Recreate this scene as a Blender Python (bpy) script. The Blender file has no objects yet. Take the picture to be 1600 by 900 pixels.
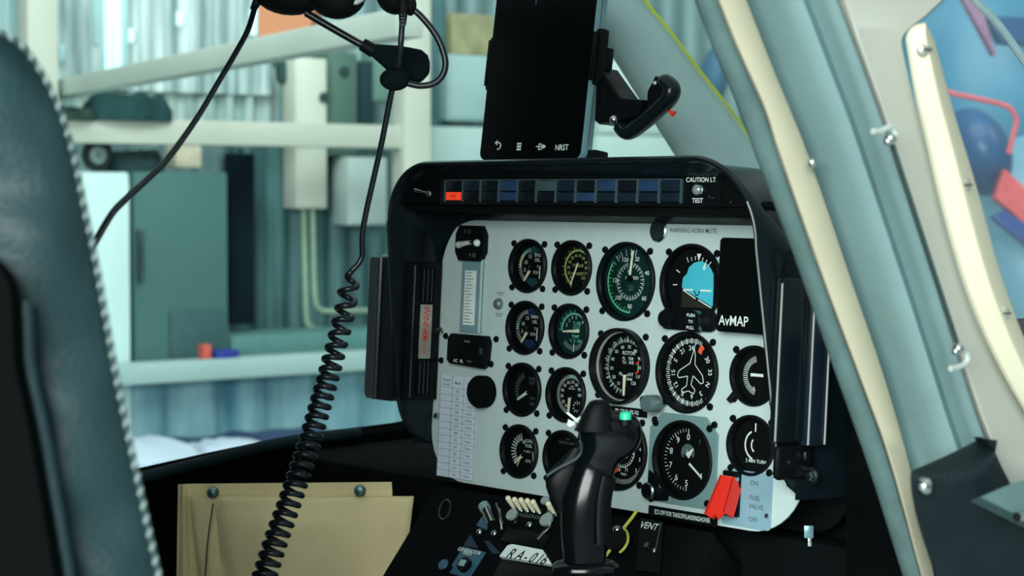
import bpy, bmesh, random
from math import sin, cos, tan, pi, radians, sqrt, atan2, hypot
from mathutils import Vector, Matrix, Euler
random.seed(7)
S = bpy.context.scene
COL = S.collection

# ------------------------------------------------------------------ camera model
F = 3003.3; YAW = .817254; PIT = .0508256; ROLL = .00214798; TILT = .059803; DIST = 1.962798
_D = Vector((-sin(YAW)*cos(PIT), cos(YAW)*cos(PIT), -sin(PIT)))
_R = Vector((cos(YAW), sin(YAW), 0)); _U = _R.cross(_D)
CR = _R*cos(ROLL) + _U*sin(ROLL); CU = -_R*sin(ROLL) + _U*cos(ROLL); CD = _D
def ray(x, y): return CD + CR*((x-800)/F) - CU*((y-450)/F)
O = Vector((0, 0, 1.6)); CAM = O - ray(950, 580)*DIST
PU = Vector((1, 0, 0)); PV = Vector((0, sin(TILT), cos(TILT))); PN = Vector((0, -cos(TILT), sin(TILT)))
def frame(o, x, y, z):
    m = Matrix.Identity(4)
    for i in range(3):
        m[i][0] = x[i]; m[i][1] = y[i]; m[i][2] = z[i]; m[i][3] = o[i]
    return m
MP = frame(O, PU, PV, PN)                                  # the instrument panel's own frame
def on_frame(m, x, y, n=0.0):
    o = m.translation; zx = m.col[0].to_3d(); zy = m.col[1].to_3d(); zn = m.col[2].to_3d()
    r = ray(x, y); q = o + zn*n - CAM
    p = CAM + r*(q.dot(zn)/r.dot(zn)) - o
    return (p.dot(zx), p.dot(zy))
def PP(x, y, n=0.0): return on_frame(MP, x, y, n)
def P(x, y, d): return CAM + ray(x, y)*d
def on_x(x, y, X):
    r = ray(x, y); return CAM + r*((X-CAM.x)/r.x)
def on_z(x, y, Z):
    r = ray(x, y); return CAM + r*((Z-CAM.z)/r.z)

# ------------------------------------------------------------------ materials
def lin(c):
    out = []
    for v in c:
        v /= 255.0
        out.append(v/12.92 if v <= .04045 else ((v+.055)/1.055)**2.4)
    return tuple(out)+(1.0,)
_mats = {}
def mat(name, rgb, rough=.5, metal=0.0, spec=.5, var=.12, vscale=20.0, bump=0.0, bscale=200.0, coat=0.0, emit=None, stretch=None, lohi=None):
    if name in _mats: return _mats[name]
    m = bpy.data.materials.new(name); m.use_nodes = True
    nt = m.node_tree; b = nt.nodes['Principled BSDF']
    c = lin(rgb)
    tc = nt.nodes.new('ShaderNodeTexCoord')
    nz = nt.nodes.new('ShaderNodeTexNoise'); nz.inputs['Scale'].default_value = vscale; nz.inputs['Detail'].default_value = 4
    if stretch:
        mp = nt.nodes.new('ShaderNodeMapping'); mp.inputs['Scale'].default_value = stretch
        nt.links.new(tc.outputs['Object'], mp.inputs['Vector']); nt.links.new(mp.outputs['Vector'], nz.inputs['Vector'])
    else: nt.links.new(tc.outputs['Object'], nz.inputs['Vector'])
    rp = nt.nodes.new('ShaderNodeValToRGB')
    rp.color_ramp.elements[0].position = .3; rp.color_ramp.elements[1].position = .7
    rp.color_ramp.elements[0].color = tuple(max(0, v*(1-var)) for v in c[:3])+(1,)
    rp.color_ramp.elements[1].color = tuple(min(1, v*(1+var)) for v in c[:3])+(1,)
    nt.links.new(nz.outputs['Fac'], rp.inputs['Fac'])
    if lohi: rp.color_ramp.elements[0].color = lin(lohi[0]); rp.color_ramp.elements[1].color = lin(lohi[1])
    nt.links.new(rp.outputs['Color'], b.inputs['Base Color'])
    b.inputs['Roughness'].default_value = rough; b.inputs['Metallic'].default_value = metal
    b.inputs['Specular IOR Level'].default_value = spec; b.inputs['Coat Weight'].default_value = coat
    b.inputs['Coat Roughness'].default_value = .12
    if bump:
        n2 = nt.nodes.new('ShaderNodeTexNoise'); n2.inputs['Scale'].default_value = bscale; n2.inputs['Detail'].default_value = 3
        nt.links.new(tc.outputs['Object'], n2.inputs['Vector'])
        bp = nt.nodes.new('ShaderNodeBump'); bp.inputs['Strength'].default_value = bump; bp.inputs['Distance'].default_value = .002
        nt.links.new(n2.outputs['Fac'], bp.inputs['Height']); nt.links.new(bp.outputs['Normal'], b.inputs['Normal'])
    if emit:
        b.inputs['Emission Color'].default_value = lin(rgb); b.inputs['Emission Strength'].default_value = emit
    _mats[name] = m
    return m
def glass(name, refl=.5, tint=(255, 255, 255), rough=.03, haze=0.0):
    if name in _mats: return _mats[name]
    m = bpy.data.materials.new(name); m.use_nodes = True; nt = m.node_tree
    for n in list(nt.nodes): nt.nodes.remove(n)
    o = nt.nodes.new('ShaderNodeOutputMaterial'); t = nt.nodes.new('ShaderNodeBsdfTransparent'); g = nt.nodes.new('ShaderNodeBsdfGlossy')
    t.inputs['Color'].default_value = lin(tint); g.inputs['Roughness'].default_value = rough
    fr = nt.nodes.new('ShaderNodeFresnel'); fr.inputs['IOR'].default_value = 1.45
    mu = nt.nodes.new('ShaderNodeMath'); mu.operation = 'MULTIPLY_ADD'; mu.inputs[1].default_value = refl; mu.inputs[2].default_value = 0.0
    mx = nt.nodes.new('ShaderNodeMixShader')
    nt.links.new(fr.outputs['Fac'], mu.inputs[0]); nt.links.new(mu.outputs[0], mx.inputs['Fac'])
    nt.links.new(t.outputs[0], mx.inputs[1]); nt.links.new(g.outputs[0], mx.inputs[2])
    last = mx
    if haze:
        df = nt.nodes.new('ShaderNodeBsdfDiffuse'); df.inputs['Color'].default_value = (.75, .8, .8, 1)
        tc = nt.nodes.new('ShaderNodeTexCoord'); nz = nt.nodes.new('ShaderNodeTexNoise'); nz.inputs['Scale'].default_value = 6
        nt.links.new(tc.outputs['Object'], nz.inputs['Vector'])
        ml = nt.nodes.new('ShaderNodeMath'); ml.operation = 'MULTIPLY'; ml.inputs[1].default_value = haze*2
        nt.links.new(nz.outputs['Fac'], ml.inputs[0])
        m2 = nt.nodes.new('ShaderNodeMixShader'); nt.links.new(ml.outputs[0], m2.inputs['Fac'])
        nt.links.new(mx.outputs[0], m2.inputs[1]); nt.links.new(df.outputs[0], m2.inputs[2]); last = m2
    nt.links.new(last.outputs[0], o.inputs['Surface'])
    _mats[name] = m
    return m

# ------------------------------------------------------------------ mesh builder
_text_cache = {}
def text_mesh(s):
    if s in _text_cache: return _text_cache[s]
    cu = bpy.data.curves.new('lettering', 'FONT'); cu.body = s; cu.size = 1; cu.align_x = 'CENTER'; cu.resolution_u = 3; cu.offset = .008
    o = bpy.data.objects.new('lettering', cu); me = o.to_mesh()
    vs = [v.co.copy() for v in me.vertices]; fs = [tuple(p.vertices) for p in me.polygons]
    o.to_mesh_clear(); bpy.data.objects.remove(o); bpy.data.curves.remove(cu)
    if vs:
        ys = [v.y for v in vs]; xs = [v.x for v in vs]
        cy = .36; cx = (min(xs)+max(xs))/2
        vs = [Vector((v.x-cx, v.y-cy, 0)) for v in vs]
    _text_cache[s] = (vs, fs)
    return vs, fs

class B:
    def __init__(s, *mats): s.v = []; s.f = []; s.m = []; s.mats = list(mats)
    def mi(s, m):
        if m is None: return 0
        if m not in s.mats: s.mats.append(m)
        return s.mats.index(m)
    def add(s, vs, fs, m=None, M=None):
        k = len(s.v); i = s.mi(m)
        s.v += [(M @ Vector(v)) if M is not None else Vector(v) for v in vs]
        for f in fs: s.f.append(tuple(k+j for j in f)); s.m.append(i)
        return s
    def box(s, lo, hi, m=None, bev=0.0, M=None, seg=2):
        bm = bmesh.new(); bmesh.ops.create_cube(bm, size=1)
        for v in bm.verts: v.co = Vector([(lo[i]+hi[i])/2 + v.co[i]*(hi[i]-lo[i]) for i in range(3)])
        if bev: bmesh.ops.bevel(bm, geom=bm.edges[:], offset=bev, segments=seg, profile=.5, affect='EDGES')
        bm.verts.index_update()
        s.add([v.co.copy() for v in bm.verts], [[v.index for v in f.verts] for f in bm.faces], m, M); bm.free(); return s
    def lathe(s, prof, c=(0, 0), seg=40, m=None, M=None, cap0=False, cap1=False, sx=1, sy=1):
        vs = []; fs = []; n = len(prof)
        for j in range(seg):
            a = 2*pi*j/seg
            for r, z in prof: vs.append((c[0]+r*cos(a)*sx, c[1]+r*sin(a)*sy, z))
        for j in range(seg):
            k = (j+1) % seg
            for i in range(n-1): fs.append((j*n+i, k*n+i, k*n+i+1, j*n+i+1))
        if cap0: fs.append(tuple(j*n for j in range(seg))[::-1])
        if cap1: fs.append(tuple(j*n+n-1 for j in range(seg)))
        return s.add(vs, fs, m, M)
    def prism(s, pts, z0, z1, m=None, M=None):
        n = len(pts); a = sum(pts[i][0]*pts[(i+1) % n][1]-pts[(i+1) % n][0]*pts[i][1] for i in range(n))
        if a < 0: pts = pts[::-1]
        vs = [(x, y, z0) for x, y in pts]+[(x, y, z1) for x, y in pts]
        fs = [tuple(range(n))[::-1], tuple(range(n, 2*n))]+[(i, (i+1) % n, n+(i+1) % n, n+i) for i in range(n)]
        return s.add(vs, fs, m, M)
    def flat(s, pts, z, m=None, M=None):
        n = len(pts); a = sum(pts[i][0]*pts[(i+1) % n][1]-pts[(i+1) % n][0]*pts[i][1] for i in range(n))
        if a < 0: pts = pts[::-1]
        return s.add([(x, y, z) for x, y in pts], [tuple(range(n))], m, M)
    def quad(s, x0, y0, x1, y1, z, m=None, M=None): return s.flat([(x0, y0), (x1, y0), (x1, y1), (x0, y1)], z, m, M)
    def plate(s, outline, holes, z0, z1, m=None, bev=0.0, M=None):
        cu = bpy.data.curves.new('plate', 'CURVE'); cu.dimensions = '2D'; cu.fill_mode = 'BOTH'
        for pts in [outline]+list(holes):
            sp = cu.splines.new('POLY'); sp.points.add(len(pts)-1); sp.use_cyclic_u = True
            for p, q in zip(sp.points, pts): p.co = (q[0], q[1], 0, 1)
        cu.extrude = (z1-z0)/2-bev; cu.bevel_depth = bev; cu.bevel_resolution = 1; cu.offset = -bev
        o = bpy.data.objects.new('plate', cu); me = o.to_mesh()
        T = Matrix.Translation((0, 0, (z0+z1)/2)); T = M @ T if M is not None else T
        s.add([v.co.copy() for v in me.vertices], [tuple(p.vertices) for p in me.polygons], m, T)
        o.to_mesh_clear(); bpy.data.objects.remove(o); bpy.data.curves.remove(cu); return s
    def loft(s, rows, m=None, ring=False, caps=False, flip=False):
        k = len(rows[0]); vs = [p for r in rows for p in r]; fs = []
        for i in range(len(rows)-1):
            for j in range(k if ring else k-1):
                q = (i*k+j, i*k+(j+1) % k, (i+1)*k+(j+1) % k, (i+1)*k+j)
                fs.append(q[::-1] if flip else q)
        if caps:
            a = tuple(range(k)); b = tuple(range((len(rows)-1)*k, len(rows)*k))
            fs.append(a if flip else a[::-1]); fs.append(b[::-1] if flip else b)
        return s.add(vs, fs, m)
    def tube(s, pts, r, seg=8, m=None, closed=False, M=None, squash=1.0):
        pts = [Vector(p) for p in pts]; n = len(pts); rs = r if hasattr(r, '__len__') else [r]*n
        rows = []; up = None
        for i in range(n):
            if closed: t = pts[(i+1) % n]-pts[i-1]
            else: t = pts[min(i+1, n-1)]-pts[max(i-1, 0)]
            t = t.normalized() if t.length > 0 else Vector((0, 0, 1))
            if up is None:
                up = Vector((0, 0, 1)) if abs(t.z) < .9 else Vector((1, 0, 0))
            up = (up-t*up.dot(t)).normalized(); sd = t.cross(up)
            rows.append([pts[i]+(up*cos(2*pi*j/seg)+sd*sin(2*pi*j/seg)*squash)*rs[i] for j in range(seg)])
        if closed: rows.append(rows[0])
        b = B(); b.loft(rows, ring=True, caps=not closed)
        return s.add(b.v, b.f, m, M)
    def ball(s, c, r, m=None, M=None, seg=20, rings=12):
        rx, ry, rz = r if hasattr(r, '__len__') else (r, r, r)
        rows = []
        for i in range(rings+1):
            a = -pi/2+pi*i/rings; k = max(cos(a), .001)
            rows.append([Vector((c[0]+rx*k*cos(2*pi*j/seg), c[1]+ry*k*sin(2*pi*j/seg), c[2]+rz*sin(a))) for j in range(seg)])
        b = B(); b.loft(rows, ring=True, caps=True); return s.add(b.v, b.f, m, M)
    def text(s, t, x, y, z, size, m, rot=0.0, sx=1.0, M=None):
        vs, fs = text_mesh(t)
        T = Matrix.Translation((x, y, z)) @ Matrix.Rotation(-radians(rot), 4, 'Z') @ Matrix.Diagonal((size*sx, size, 1, 1))
        return s.add(vs, fs, m, M @ T if M is not None else T)
    def build(s, name, parent=None, world=False, angle=40, at=None):
        me = bpy.data.meshes.new(name)
        vs = s.v
        o = bpy.data.objects.new(name, me)
        if parent is not None:
            if world:
                inv = WM[parent].inverted(); vs = [inv @ v for v in vs]
            o.parent = parent; WM[o] = WM[parent]
        else:
            if at is None:
                lo = [min(v[i] for v in vs) for i in range(3)]; hi = [max(v[i] for v in vs) for i in range(3)]
                at = Vector(((lo[0]+hi[0])/2, (lo[1]+hi[1])/2, lo[2]))
            at = Vector(at); vs = [v-at for v in vs]; o.location = at; WM[o] = Matrix.Translation(at)
        me.from_pydata([tuple(v) for v in vs], [], s.f)
        for mm in s.mats: me.materials.append(mm)
        for p, i in zip(me.polygons, s.m): p.material_index = i; p.use_smooth = True
        me.set_sharp_from_angle(angle=radians(angle))
        me.update(); COL.objects.link(o); return o
WM = {}
def tag(o, label=None, cat=None, group=None, kind=None):
    if label: o['label'] = label
    if cat: o['category'] = cat
    if group: o['group'] = group
    if kind: o['kind'] = kind
    return o
def empty(name, M, label, cat, group=None):
    o = bpy.data.objects.new(name, None); o.empty_display_size = .02; COL.objects.link(o)
    if not isinstance(M, Matrix): M = Matrix.Translation(M)
    o.matrix_world = M; WM[o] = M.copy()
    return tag(o, label, cat, group)
def on_panel(name, u, v, label, cat, group=None, n=0.0):
    return empty(name, MP @ Matrix.Translation((u, v, n)), label, cat, group)
def struct(o): return tag(o, kind='structure')

def rr(x0, y0, x1, y1, r, seg=6):
    pts = []
    for cx, cy, a0 in ((x1-r, y1-r, 0), (x0+r, y1-r, 90), (x0+r, y0+r, 180), (x1-r, y0+r, 270)):
        for i in range(seg+1):
            a = radians(a0+90*i/seg); pts.append((cx+r*cos(a), cy+r*sin(a)))
    return pts
def circ(x, y, r, seg=40): return [(x+r*cos(2*pi*i/seg), y+r*sin(2*pi*i/seg)) for i in range(seg)]
def interp(tab, y):
    """smooth x(y) through a table of (y, x)"""
    n = len(tab)
    if y <= tab[0][0]: (a, b), (c, d) = tab[0], tab[1]; return b+(y-a)*(d-b)/(c-a)
    if y >= tab[-1][0]: (a, b), (c, d) = tab[-2], tab[-1]; return d+(y-c)*(d-b)/(c-a)
    for i in range(n-1):
        if tab[i][0] <= y <= tab[i+1][0]: break
    def sl(k):
        k0 = max(k-1, 0); k1 = min(k+1, n-1); return (tab[k1][1]-tab[k0][1])/(tab[k1][0]-tab[k0][0])
    h = tab[i+1][0]-tab[i][0]; t = (y-tab[i][0])/h
    return ((2*t**3-3*t*t+1)*tab[i][1]+(t**3-2*t*t+t)*h*sl(i)+(-2*t**3+3*t*t)*tab[i+1][1]+(t**3-t*t)*h*sl(i+1))
def spline(pts, per=8):
    pts = [Vector(p) for p in pts]; out = []
    for i in range(len(pts)-1):
        p0 = pts[max(i-1, 0)]; p1 = pts[i]; p2 = pts[i+1]; p3 = pts[min(i+2, len(pts)-1)]
        for k in range(per):
            t = k/per
            out.append(.5*((2*p1)+(p2-p0)*t+(2*p0-5*p1+4*p2-p3)*t*t+(3*p1-p0-3*p2+p3)*t**3))
    return out+[pts[-1]]

# palette
BLACK = mat('black_paint', (10, 14, 16), .42, spec=.12, var=.2)
BLACKM = mat('matte_black', (10, 14, 15), .85, spec=.05, var=.2)
HOOD = mat('hood_black', (15, 24, 29), .24, spec=.3, var=.15)
DIAL = mat('dial_black', (9, 13, 14), .7, spec=.08)
DIALG = mat('dial_green_reflection', (12, 46, 44), .6, spec=.1)  # green tint paints the glass reflection into the dial colour
WHITE = mat('print_white', (215, 232, 226), .6, spec=.2, var=.04)
CREAMP = mat('needle_cream', (232, 236, 205), .5, spec=.2, var=.04)
GREEN = mat('print_green', (72, 190, 130), .6, spec=.2)
LIME = mat('print_lime', (165, 190, 110), .6, spec=.2)
YEL = mat('print_yellow', (205, 205, 110), .6, spec=.2)
REDP = mat('print_red', (225, 60, 48), .6, spec=.2)
ORANGE = mat('print_orange', (236, 96, 60), .6, spec=.2)
CYAN = mat('sky_cyan', (72, 190, 208), .5, spec=.2, var=.06)
TEALP = mat('teal_lens', (28, 68, 74), .4, spec=.3)
NAVYP = mat('navy_lens', (24, 50, 84), .4, spec=.3)
GREYG = mat('dim_grey_print', (84, 108, 104), .6, spec=.2)
BROWN = mat('ground_brown', (38, 40, 34), .6, spec=.2)
PANEL = mat('panel_grey', (179, 200, 197), .6, spec=.25, var=.03, vscale=60, bump=.08, bscale=1500)
STEEL = mat('bright_steel', (205, 215, 212), .22, metal=1, var=.05)
DKSTEEL = mat('dark_steel', (110, 124, 124), .3, metal=1, var=.1)
GLASS = glass('gauge_glass', .3)
WORLD = .76
LIGHTS = [
 ('hangar_door_daylight', (3.8, -6.0, 3.3), (0, 0, 1.5), (4, 3), 800),
 ('hangar_bay_light_left', (-1.6, 2.0, 5.2), (-5.5, 4.5, 1.6), (5, 2), 215),
 ('hangar_bay_light_front', (2.0, 6.0, 5.5), (2.0, 9.5, 1.2), (4, 2), 260),
]
# ------------------------------------------------------------------ instrument panel
DZ = -.0060                                   # dials sit this far behind the panel face
SMALL, LARGE = .029, .0402
GA = dict(eng=(-.1242, .1038), ft=(-.0579, .1038), xm=(-.1241, .0377), tu=(-.0578, .0377), fq=(-.1243, -.0284), gp=(-.0580, -.0287),
          lf=(-.1245, -.0945), ch=(-.0580, -.0945), air=(.0200, .0925), att=(.1079, .0925), rpm=(.0195, .0064), dg=(.1079, .0064),
          alt=(.1079, -.0797), tq=(.0200, -.0797), adf=(.1925, .0090), trn=(.1925, -.0570))
small_keys = ('eng', 'ft', 'xm', 'tu', 'fq', 'gp', 'lf', 'ch', 'adf', 'trn')
pts = [(.257-.062+.062*cos(radians(a)), -.138+.062+.062*sin(radians(a))) for a in range(-90, 1, 9)]+[(.257, .170), (-.190, .170)]
pts += [(-.188+.078*cos(radians(a)), .090+.076*sin(radians(a))) for a in range(95, 181, 9)]+[(-.270+.056+.056*cos(radians(a)), -.138+.056+.056*sin(radians(a))) for a in range(180, 271, 9)]
holes = [circ(*GA[k], (SMALL if k in small_keys else LARGE)-.0022, 44) for k in GA if k != 'alt']
holes.append(circ(*GA['alt'], .0380, 44))
panel = empty('dashboard', MP, 'light grey instrument panel with rounded corners carrying rows of round black gauges', 'instrument panel')
b = B(PANEL); b.plate(pts, holes, -.003, 0, PANEL, bev=.0006)
INK = mat('ink_grey', (70, 92, 92), .7, spec=.1)
u, v = PP(1080, 360); b.text('WARNING HORN MUTE', u+.002, v, .0002, .0066, INK, sx=.86)
u, v = PP(782, 459); b.text('TEST', u, v, .0002, .0055, INK); u, v = PP(780, 492); b.text('TEST', u, v, .0002, .0055, INK)
x0, y0 = PP(1046, 349); x1, y1 = PP(1110, 350); b.quad(x0, y0-.0003, x1, y0+.0003, .0002, INK)
b.build('panel_plate', panel)
def screw_mesh(r=.0036, h=.0026, m=BLACK, slot=BLACKM):
    b = B(m); b.lathe([(r, 0), (r, h*.45), (r*.82, h*.85), (r*.4, h), (.0001, h)], seg=16, m=m)
    b.box((-r*.75, -r*.13, h*.8), (r*.75, r*.13, h*1.06), slot); b.box((-r*.13, -r*.75, h*.8), (r*.13, r*.75, h*1.06), slot); return b
_scr = {}
def screw(parent, x, y, z=0, kind='k', name='screw', rot=.4):
    key = kind
    if key not in _scr:
        b = dict(k=lambda: screw_mesh(), s=lambda: screw_mesh(.0042, .003, STEEL, DKSTEEL), t=lambda: screw_mesh(.0026, .002, STEEL, DKSTEEL))[kind]()
        o = b.build(name, parent); _scr[key] = o.data
    else:
        o = bpy.data.objects.new(name, _scr[key]); o.parent = parent; COL.objects.link(o); WM[o] = WM[parent]
    o.location = (x, y, z); o.rotation_euler = (0, 0, rot); return o
for px, py, k in ((690, 517, 's'), (683, 650, 's'), (782, 336, 's'), (823, 337, 'k'), (981, 334, 's')):
    screw(panel, *PP(px, py), kind=k)

def pol(a, r, c=(0, 0)): return (c[0]+r*sin(radians(a)), c[1]+r*cos(radians(a)))
class Dial:
    """draws on a dial face in units of the bezel radius; angles run clockwise from the top"""
    def __init__(s, R, face=DIAL): s.R = R; s.b = B(face); s.b.lathe([(.0001, 0), (R*.955, 0)], seg=44, m=face); s.n = []
    def arc(s, r0, r1, a0, a1, m, c=(0, 0), z=.0002):
        n = max(3, int(abs(a1-a0)/5)); R = s.R
        p = [pol(a0+(a1-a0)*i/n, r1, c) for i in range(n+1)]; q = [pol(a0+(a1-a0)*i/n, r0, c) for i in range(n+1)]
        for i in range(n): s.b.flat([(x*R, y*R) for x, y in (p[i], p[i+1], q[i+1], q[i])], z, m)
    def bar(s, x0, y0, x1, y1, w, m, z=.0003, w2=None):
        d = hypot(x1-x0, y1-y0); nx, ny = -(y1-y0)/d*w/2, (x1-x0)/d*w/2; k = 1 if w2 is None else w2/w; R = s.R
        s.b.flat([((x0+nx)*R, (y0+ny)*R), ((x0-nx)*R, (y0-ny)*R), ((x1-nx*k)*R, (y1-ny*k)*R), ((x1+nx*k)*R, (y1+ny*k)*R)], z, m)
    def ticks(s, r0, r1, a0, a1, n, w, m, c=(0, 0), z=.0003):
        for i in range(n):
            a = a0+(a1-a0)*i/max(1, n-1); p = pol(a, r0, c); q = pol(a, r1, c); s.bar(*p, *q, w*.72, m, z)
    def txt(s, t, x, y, size, m=WHITE, rot=0, sx=1.0, z=.0003): s.b.text(t, x*s.R, y*s.R, z, size*s.R, m, rot, sx)
    def nums(s, items, r, a0, a1, size, m=WHITE, c=(0, 0), turn=False, sx=1.0):
        for i, t in enumerate(items):
            a = a0+(a1-a0)*i/max(1, len(items)-1); x, y = pol(a, r, c); s.txt(t, x, y, size, m, a if turn else 0, sx)
    def poly(s, pts, m, z=.0002): s.b.flat([(x*s.R, y*s.R) for x, y in pts], z, m)
    def line(s, pts, w, m, closed=False):
        for i in range(len(pts)-(0 if closed else 1)): s.bar(*pts[i], *pts[(i+1) % len(pts)], w, m)
    def needle(s, x0, y0, x1, y1, w0, w1, m, hub=.0, z=.0016):
        b = B(m); R = s.R; d = hypot(x1-x0, y1-y0); nx, ny = -(y1-y0)/d*R/2, (x1-x0)/d*R/2
        b.prism([(x0*R+nx*w0, y0*R+ny*w0), (x0*R-nx*w0, y0*R-ny*w0), (x1*R-nx*w1, y1*R-ny*w1), (x1*R+nx*w1, y1*R+ny*w1)], z, z+.0007, m)
        if hub: b.lathe([(hub*R, 0), (hub*R, z+.001), (.0001, z+.001)], c=(x0*R, y0*R), seg=16, m=DIAL)
        s.n.append(b)
def gauge(key, name, label, D, R, cat='gauge', scr=True, bez=BLACK, lift=0.0, skip=()):
    u, v = GA[key]
    t = on_panel(name, u, v, label, cat, 'round gauges on the instrument panel')
    bz = B(bez); bz.lathe([(R, .0002), (R, .003+lift), (R-.0014, .0046+lift), (R-.0028, .0044+lift), (R-.0038, DZ*.5), (R-.0040, DZ-.0008)], seg=56, m=bez)
    bz.build('bezel', t)
    D.b.add([], []); di = D.b.build('dial', t); di.location = (0, 0, DZ); WM[di] = WM[t]
    for nb in D.n: nb.build('needle', di)
    g = B(GLASS); g.lathe([(.0001, .0022), (R-.0030, .0016), (R-.0030, .0010), (.0001, .0016)], seg=40, m=GLASS); g.build('glass', t)
    if scr:
        a = .0236 if R < .035 else .0313
        for i, (sx, sy) in enumerate(((-1, 1), (1, 1), (-1, -1), (1, -1))):
            if i not in skip: screw(t, sx*a, sy*a, rot=i*.7)
    return t, di

# engine / transmission oil gauges (twin scale)
def oil_dial(words, lens, gy):
    D = Dial(SMALL); c = (-.06, 0)
    D.poly([(-.34, .56), (.02, .76), (.36, .6), (.18, .46), (-.18, .46)], lens); D.poly([(-.34, -.56), (.02, -.78), (.36, -.6), (.18, -.44), (-.18, -.44)], lens)
    D.arc(.55, .64, 262, 312 if gy else 285, GREEN if not gy else YEL, c); 
    if gy: D.arc(.55, .64, 312, 335, GREEN, c)
    D.ticks(.52, .68, 212, 350, 17, .035, WHITE, c)
    D.txt('15', -.14, .36, .19); D.txt('10', -.35, .14, .19); D.txt('5', -.40, -.14, .19)
    D.txt(words, .25, .42, .17); D.txt('OIL', .25, .24, .18); D.txt('\u00b0C', .54, .34, .15, GREYG); D.txt('P', -.16, -.02, .15, GREYG)
    D.txt('X10', .17, -.22, .16); D.bar(.40, .02, .38, -.46, .05, WHITE); D.ticks(.50, .60, 70, 140, 6, .03, GREYG, (.02, 0)); D.txt('T', .28, -.02, .15)
    D.txt('I', .02, .86, .08)
    D.needle(-.07, -.14, -.36, -.56, .12, .06, CREAMP, .05); return D
gauge('eng', 'oil_gauge', 'engine oil gauge with teal patches and yellow band, top left of the rows', oil_dial('ENG', TEALP, True), SMALL)
gauge('xm', 'oil_gauge', 'transmission oil gauge with navy blue lens patches, below the engine oil gauge', oil_dial('XMSN', NAVYP, False), SMALL)
# torque
D = Dial(SMALL); c = (.06, 0)
D.arc(.60, .67, 203, 508, LIME, c); D.ticks(.60, .78, 203, 508, 14, .03, LIME, c); D.ticks(.62, .72, 203, 508, 40, .016, LIME, c)
D.nums(['10', '20', '30', '40', '50', '60', '70', '80', '90', '100', '110', '120'], .46, 222, 498, .15, LIME, c); D.txt('TORQUE', .06, .10, .14, LIME); D.txt('PERCENT', .06, -.20, .14, LIME)
D.needle(.12, .18, -.22, -.62, .05, .05, CREAMP)
gauge('ft', 'torque_gauge', 'torque gauge with yellow-green ring scale and yellowish needle pointing down left', D, SMALL)
# turbine outlet temperature
D = Dial(SMALL, DIALG); c = (.02, 0); TQ = mat('print_turquoise', (120, 205, 185), .6, spec=.2)
D.arc(.60, .66, 272, 480, TQ, c); D.ticks(.58, .78, 272, 360, 6, .035, TQ, c); D.ticks(.60, .72, 272, 360, 16, .02, TQ, c); D.arc(.60, .68, 400, 440, GREEN, c); D.arc(.60, .68, 455, 490, YEL, c)
for t, x, y in (('2', -.36, .22), ('3', -.24, .38), ('4', -.10, .49), ('5', .10, .50), ('6', .45, .36), ('7', .62, -.02)): D.txt(t, x, y, .16)
D.txt('TURB', .15, .30, .17, TQ); D.txt('OUT', .15, .16, .17, TQ); D.txt('TEMP', .10, -.18, .16, TQ); D.txt('\u00b0C X 100', .10, -.34, .16, TQ)
D.arc(.52, .70, 125, 230, GREYG, c); D.bar(.04, -.44, .03, -.74, .04, WHITE)
D.needle(.34, .03, -.50, -.03, .13, .05, CREAMP)
gauge('tu', 'temperature_gauge', 'turbine outlet temperature gauge with green glass reflection and needle pointing straight left', D, SMALL)
# fuel quantity
D = Dial(SMALL); c = (.02, -.02)
D.ticks(.46, .66, 232, 338, 12, .055, GREYG, c); D.txt('FUEL', .28, .42, .15, GREYG); D.txt('QTY', .28, .26, .15, GREYG); D.txt('X10', .30, -.30, .14, GREYG); D.txt('LBS', .30, -.50, .13, GREYG)
D.needle(.08, -.10, -.42, -.40, .13, .07, WHITE, .04)
gauge('fq', 'fuel_gauge', 'dim fuel quantity gauge with thick grey ticks, beside the black knob', D, SMALL)
# gas producer rpm
D = Dial(SMALL); c = (.02, 0)
D.ticks(.58, .72, 190, 425, 48, .026, WHITE, c); D.arc(.62, .72, 350, 382, GREEN, c); D.arc(.62, .72, 382, 410, GREEN, c)
D.nums(['10', '20', '30', '40', '50', '60', '70', '80', '90', '100'], .46, 208, 448, .16, WHITE, c); D.txt('RPM', .06, .30, .08); D.txt('PERCENT', .06, .22, .08)
D.ticks(.14, .22, 0, 324, 10, .05, WHITE, (.36, -.42)); D.txt('5', .36, -.30, .1); D.txt('0', .36, -.54, .1)
D.needle(.02, -.06, -.02, -.64, .13, .08, CREAMP, .06)
gauge('gp', 'rpm_gauge', 'gas producer rpm gauge with green arc at top, half behind the cyclic grip', D, SMALL)
# load / fuel
D = Dial(SMALL); c = (-.02, 0)
D.ticks(.40, .66, 208, 345, 13, .06, WHITE, c); D.txt('10', -.02, .34, .18); D.txt('LOAD', .26, .40, .17); D.txt('FUEL', .26, .22, .17); D.txt('T  PSI T', .18, .0, .12); D.txt('X10', .24, -.34, .16)
D.bar(.48, .02, .52, -.42, .04, WHITE); D.ticks(.60, .68, 95, 135, 5, .03, GREYG)
D.needle(-.02, -.16, -.40, -.48, .13, .06, CREAMP, .05); D.txt('I', .02, .86, .08)
gauge('lf', 'fuel_gauge', 'load and fuel pressure gauge, lowest in the left column beside the printed card', D, SMALL)
# chronometer
D = Dial(SMALL); D.txt('MFD', 0, .66, .10, GREYG); D.txt('CHRONOMETER', .02, .52, .135, GREYG); D.txt('SELECT      CONTROL', 0, -.66, .10, GREYG); D.poly([(-.62, .3), (.62, .3), (.62, -.3), (-.62, -.3)], BLACKM)
gauge('ch', 'chronometer', 'blank black chronometer half hidden behind the cyclic grip', D, SMALL, cat='clock')
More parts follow.
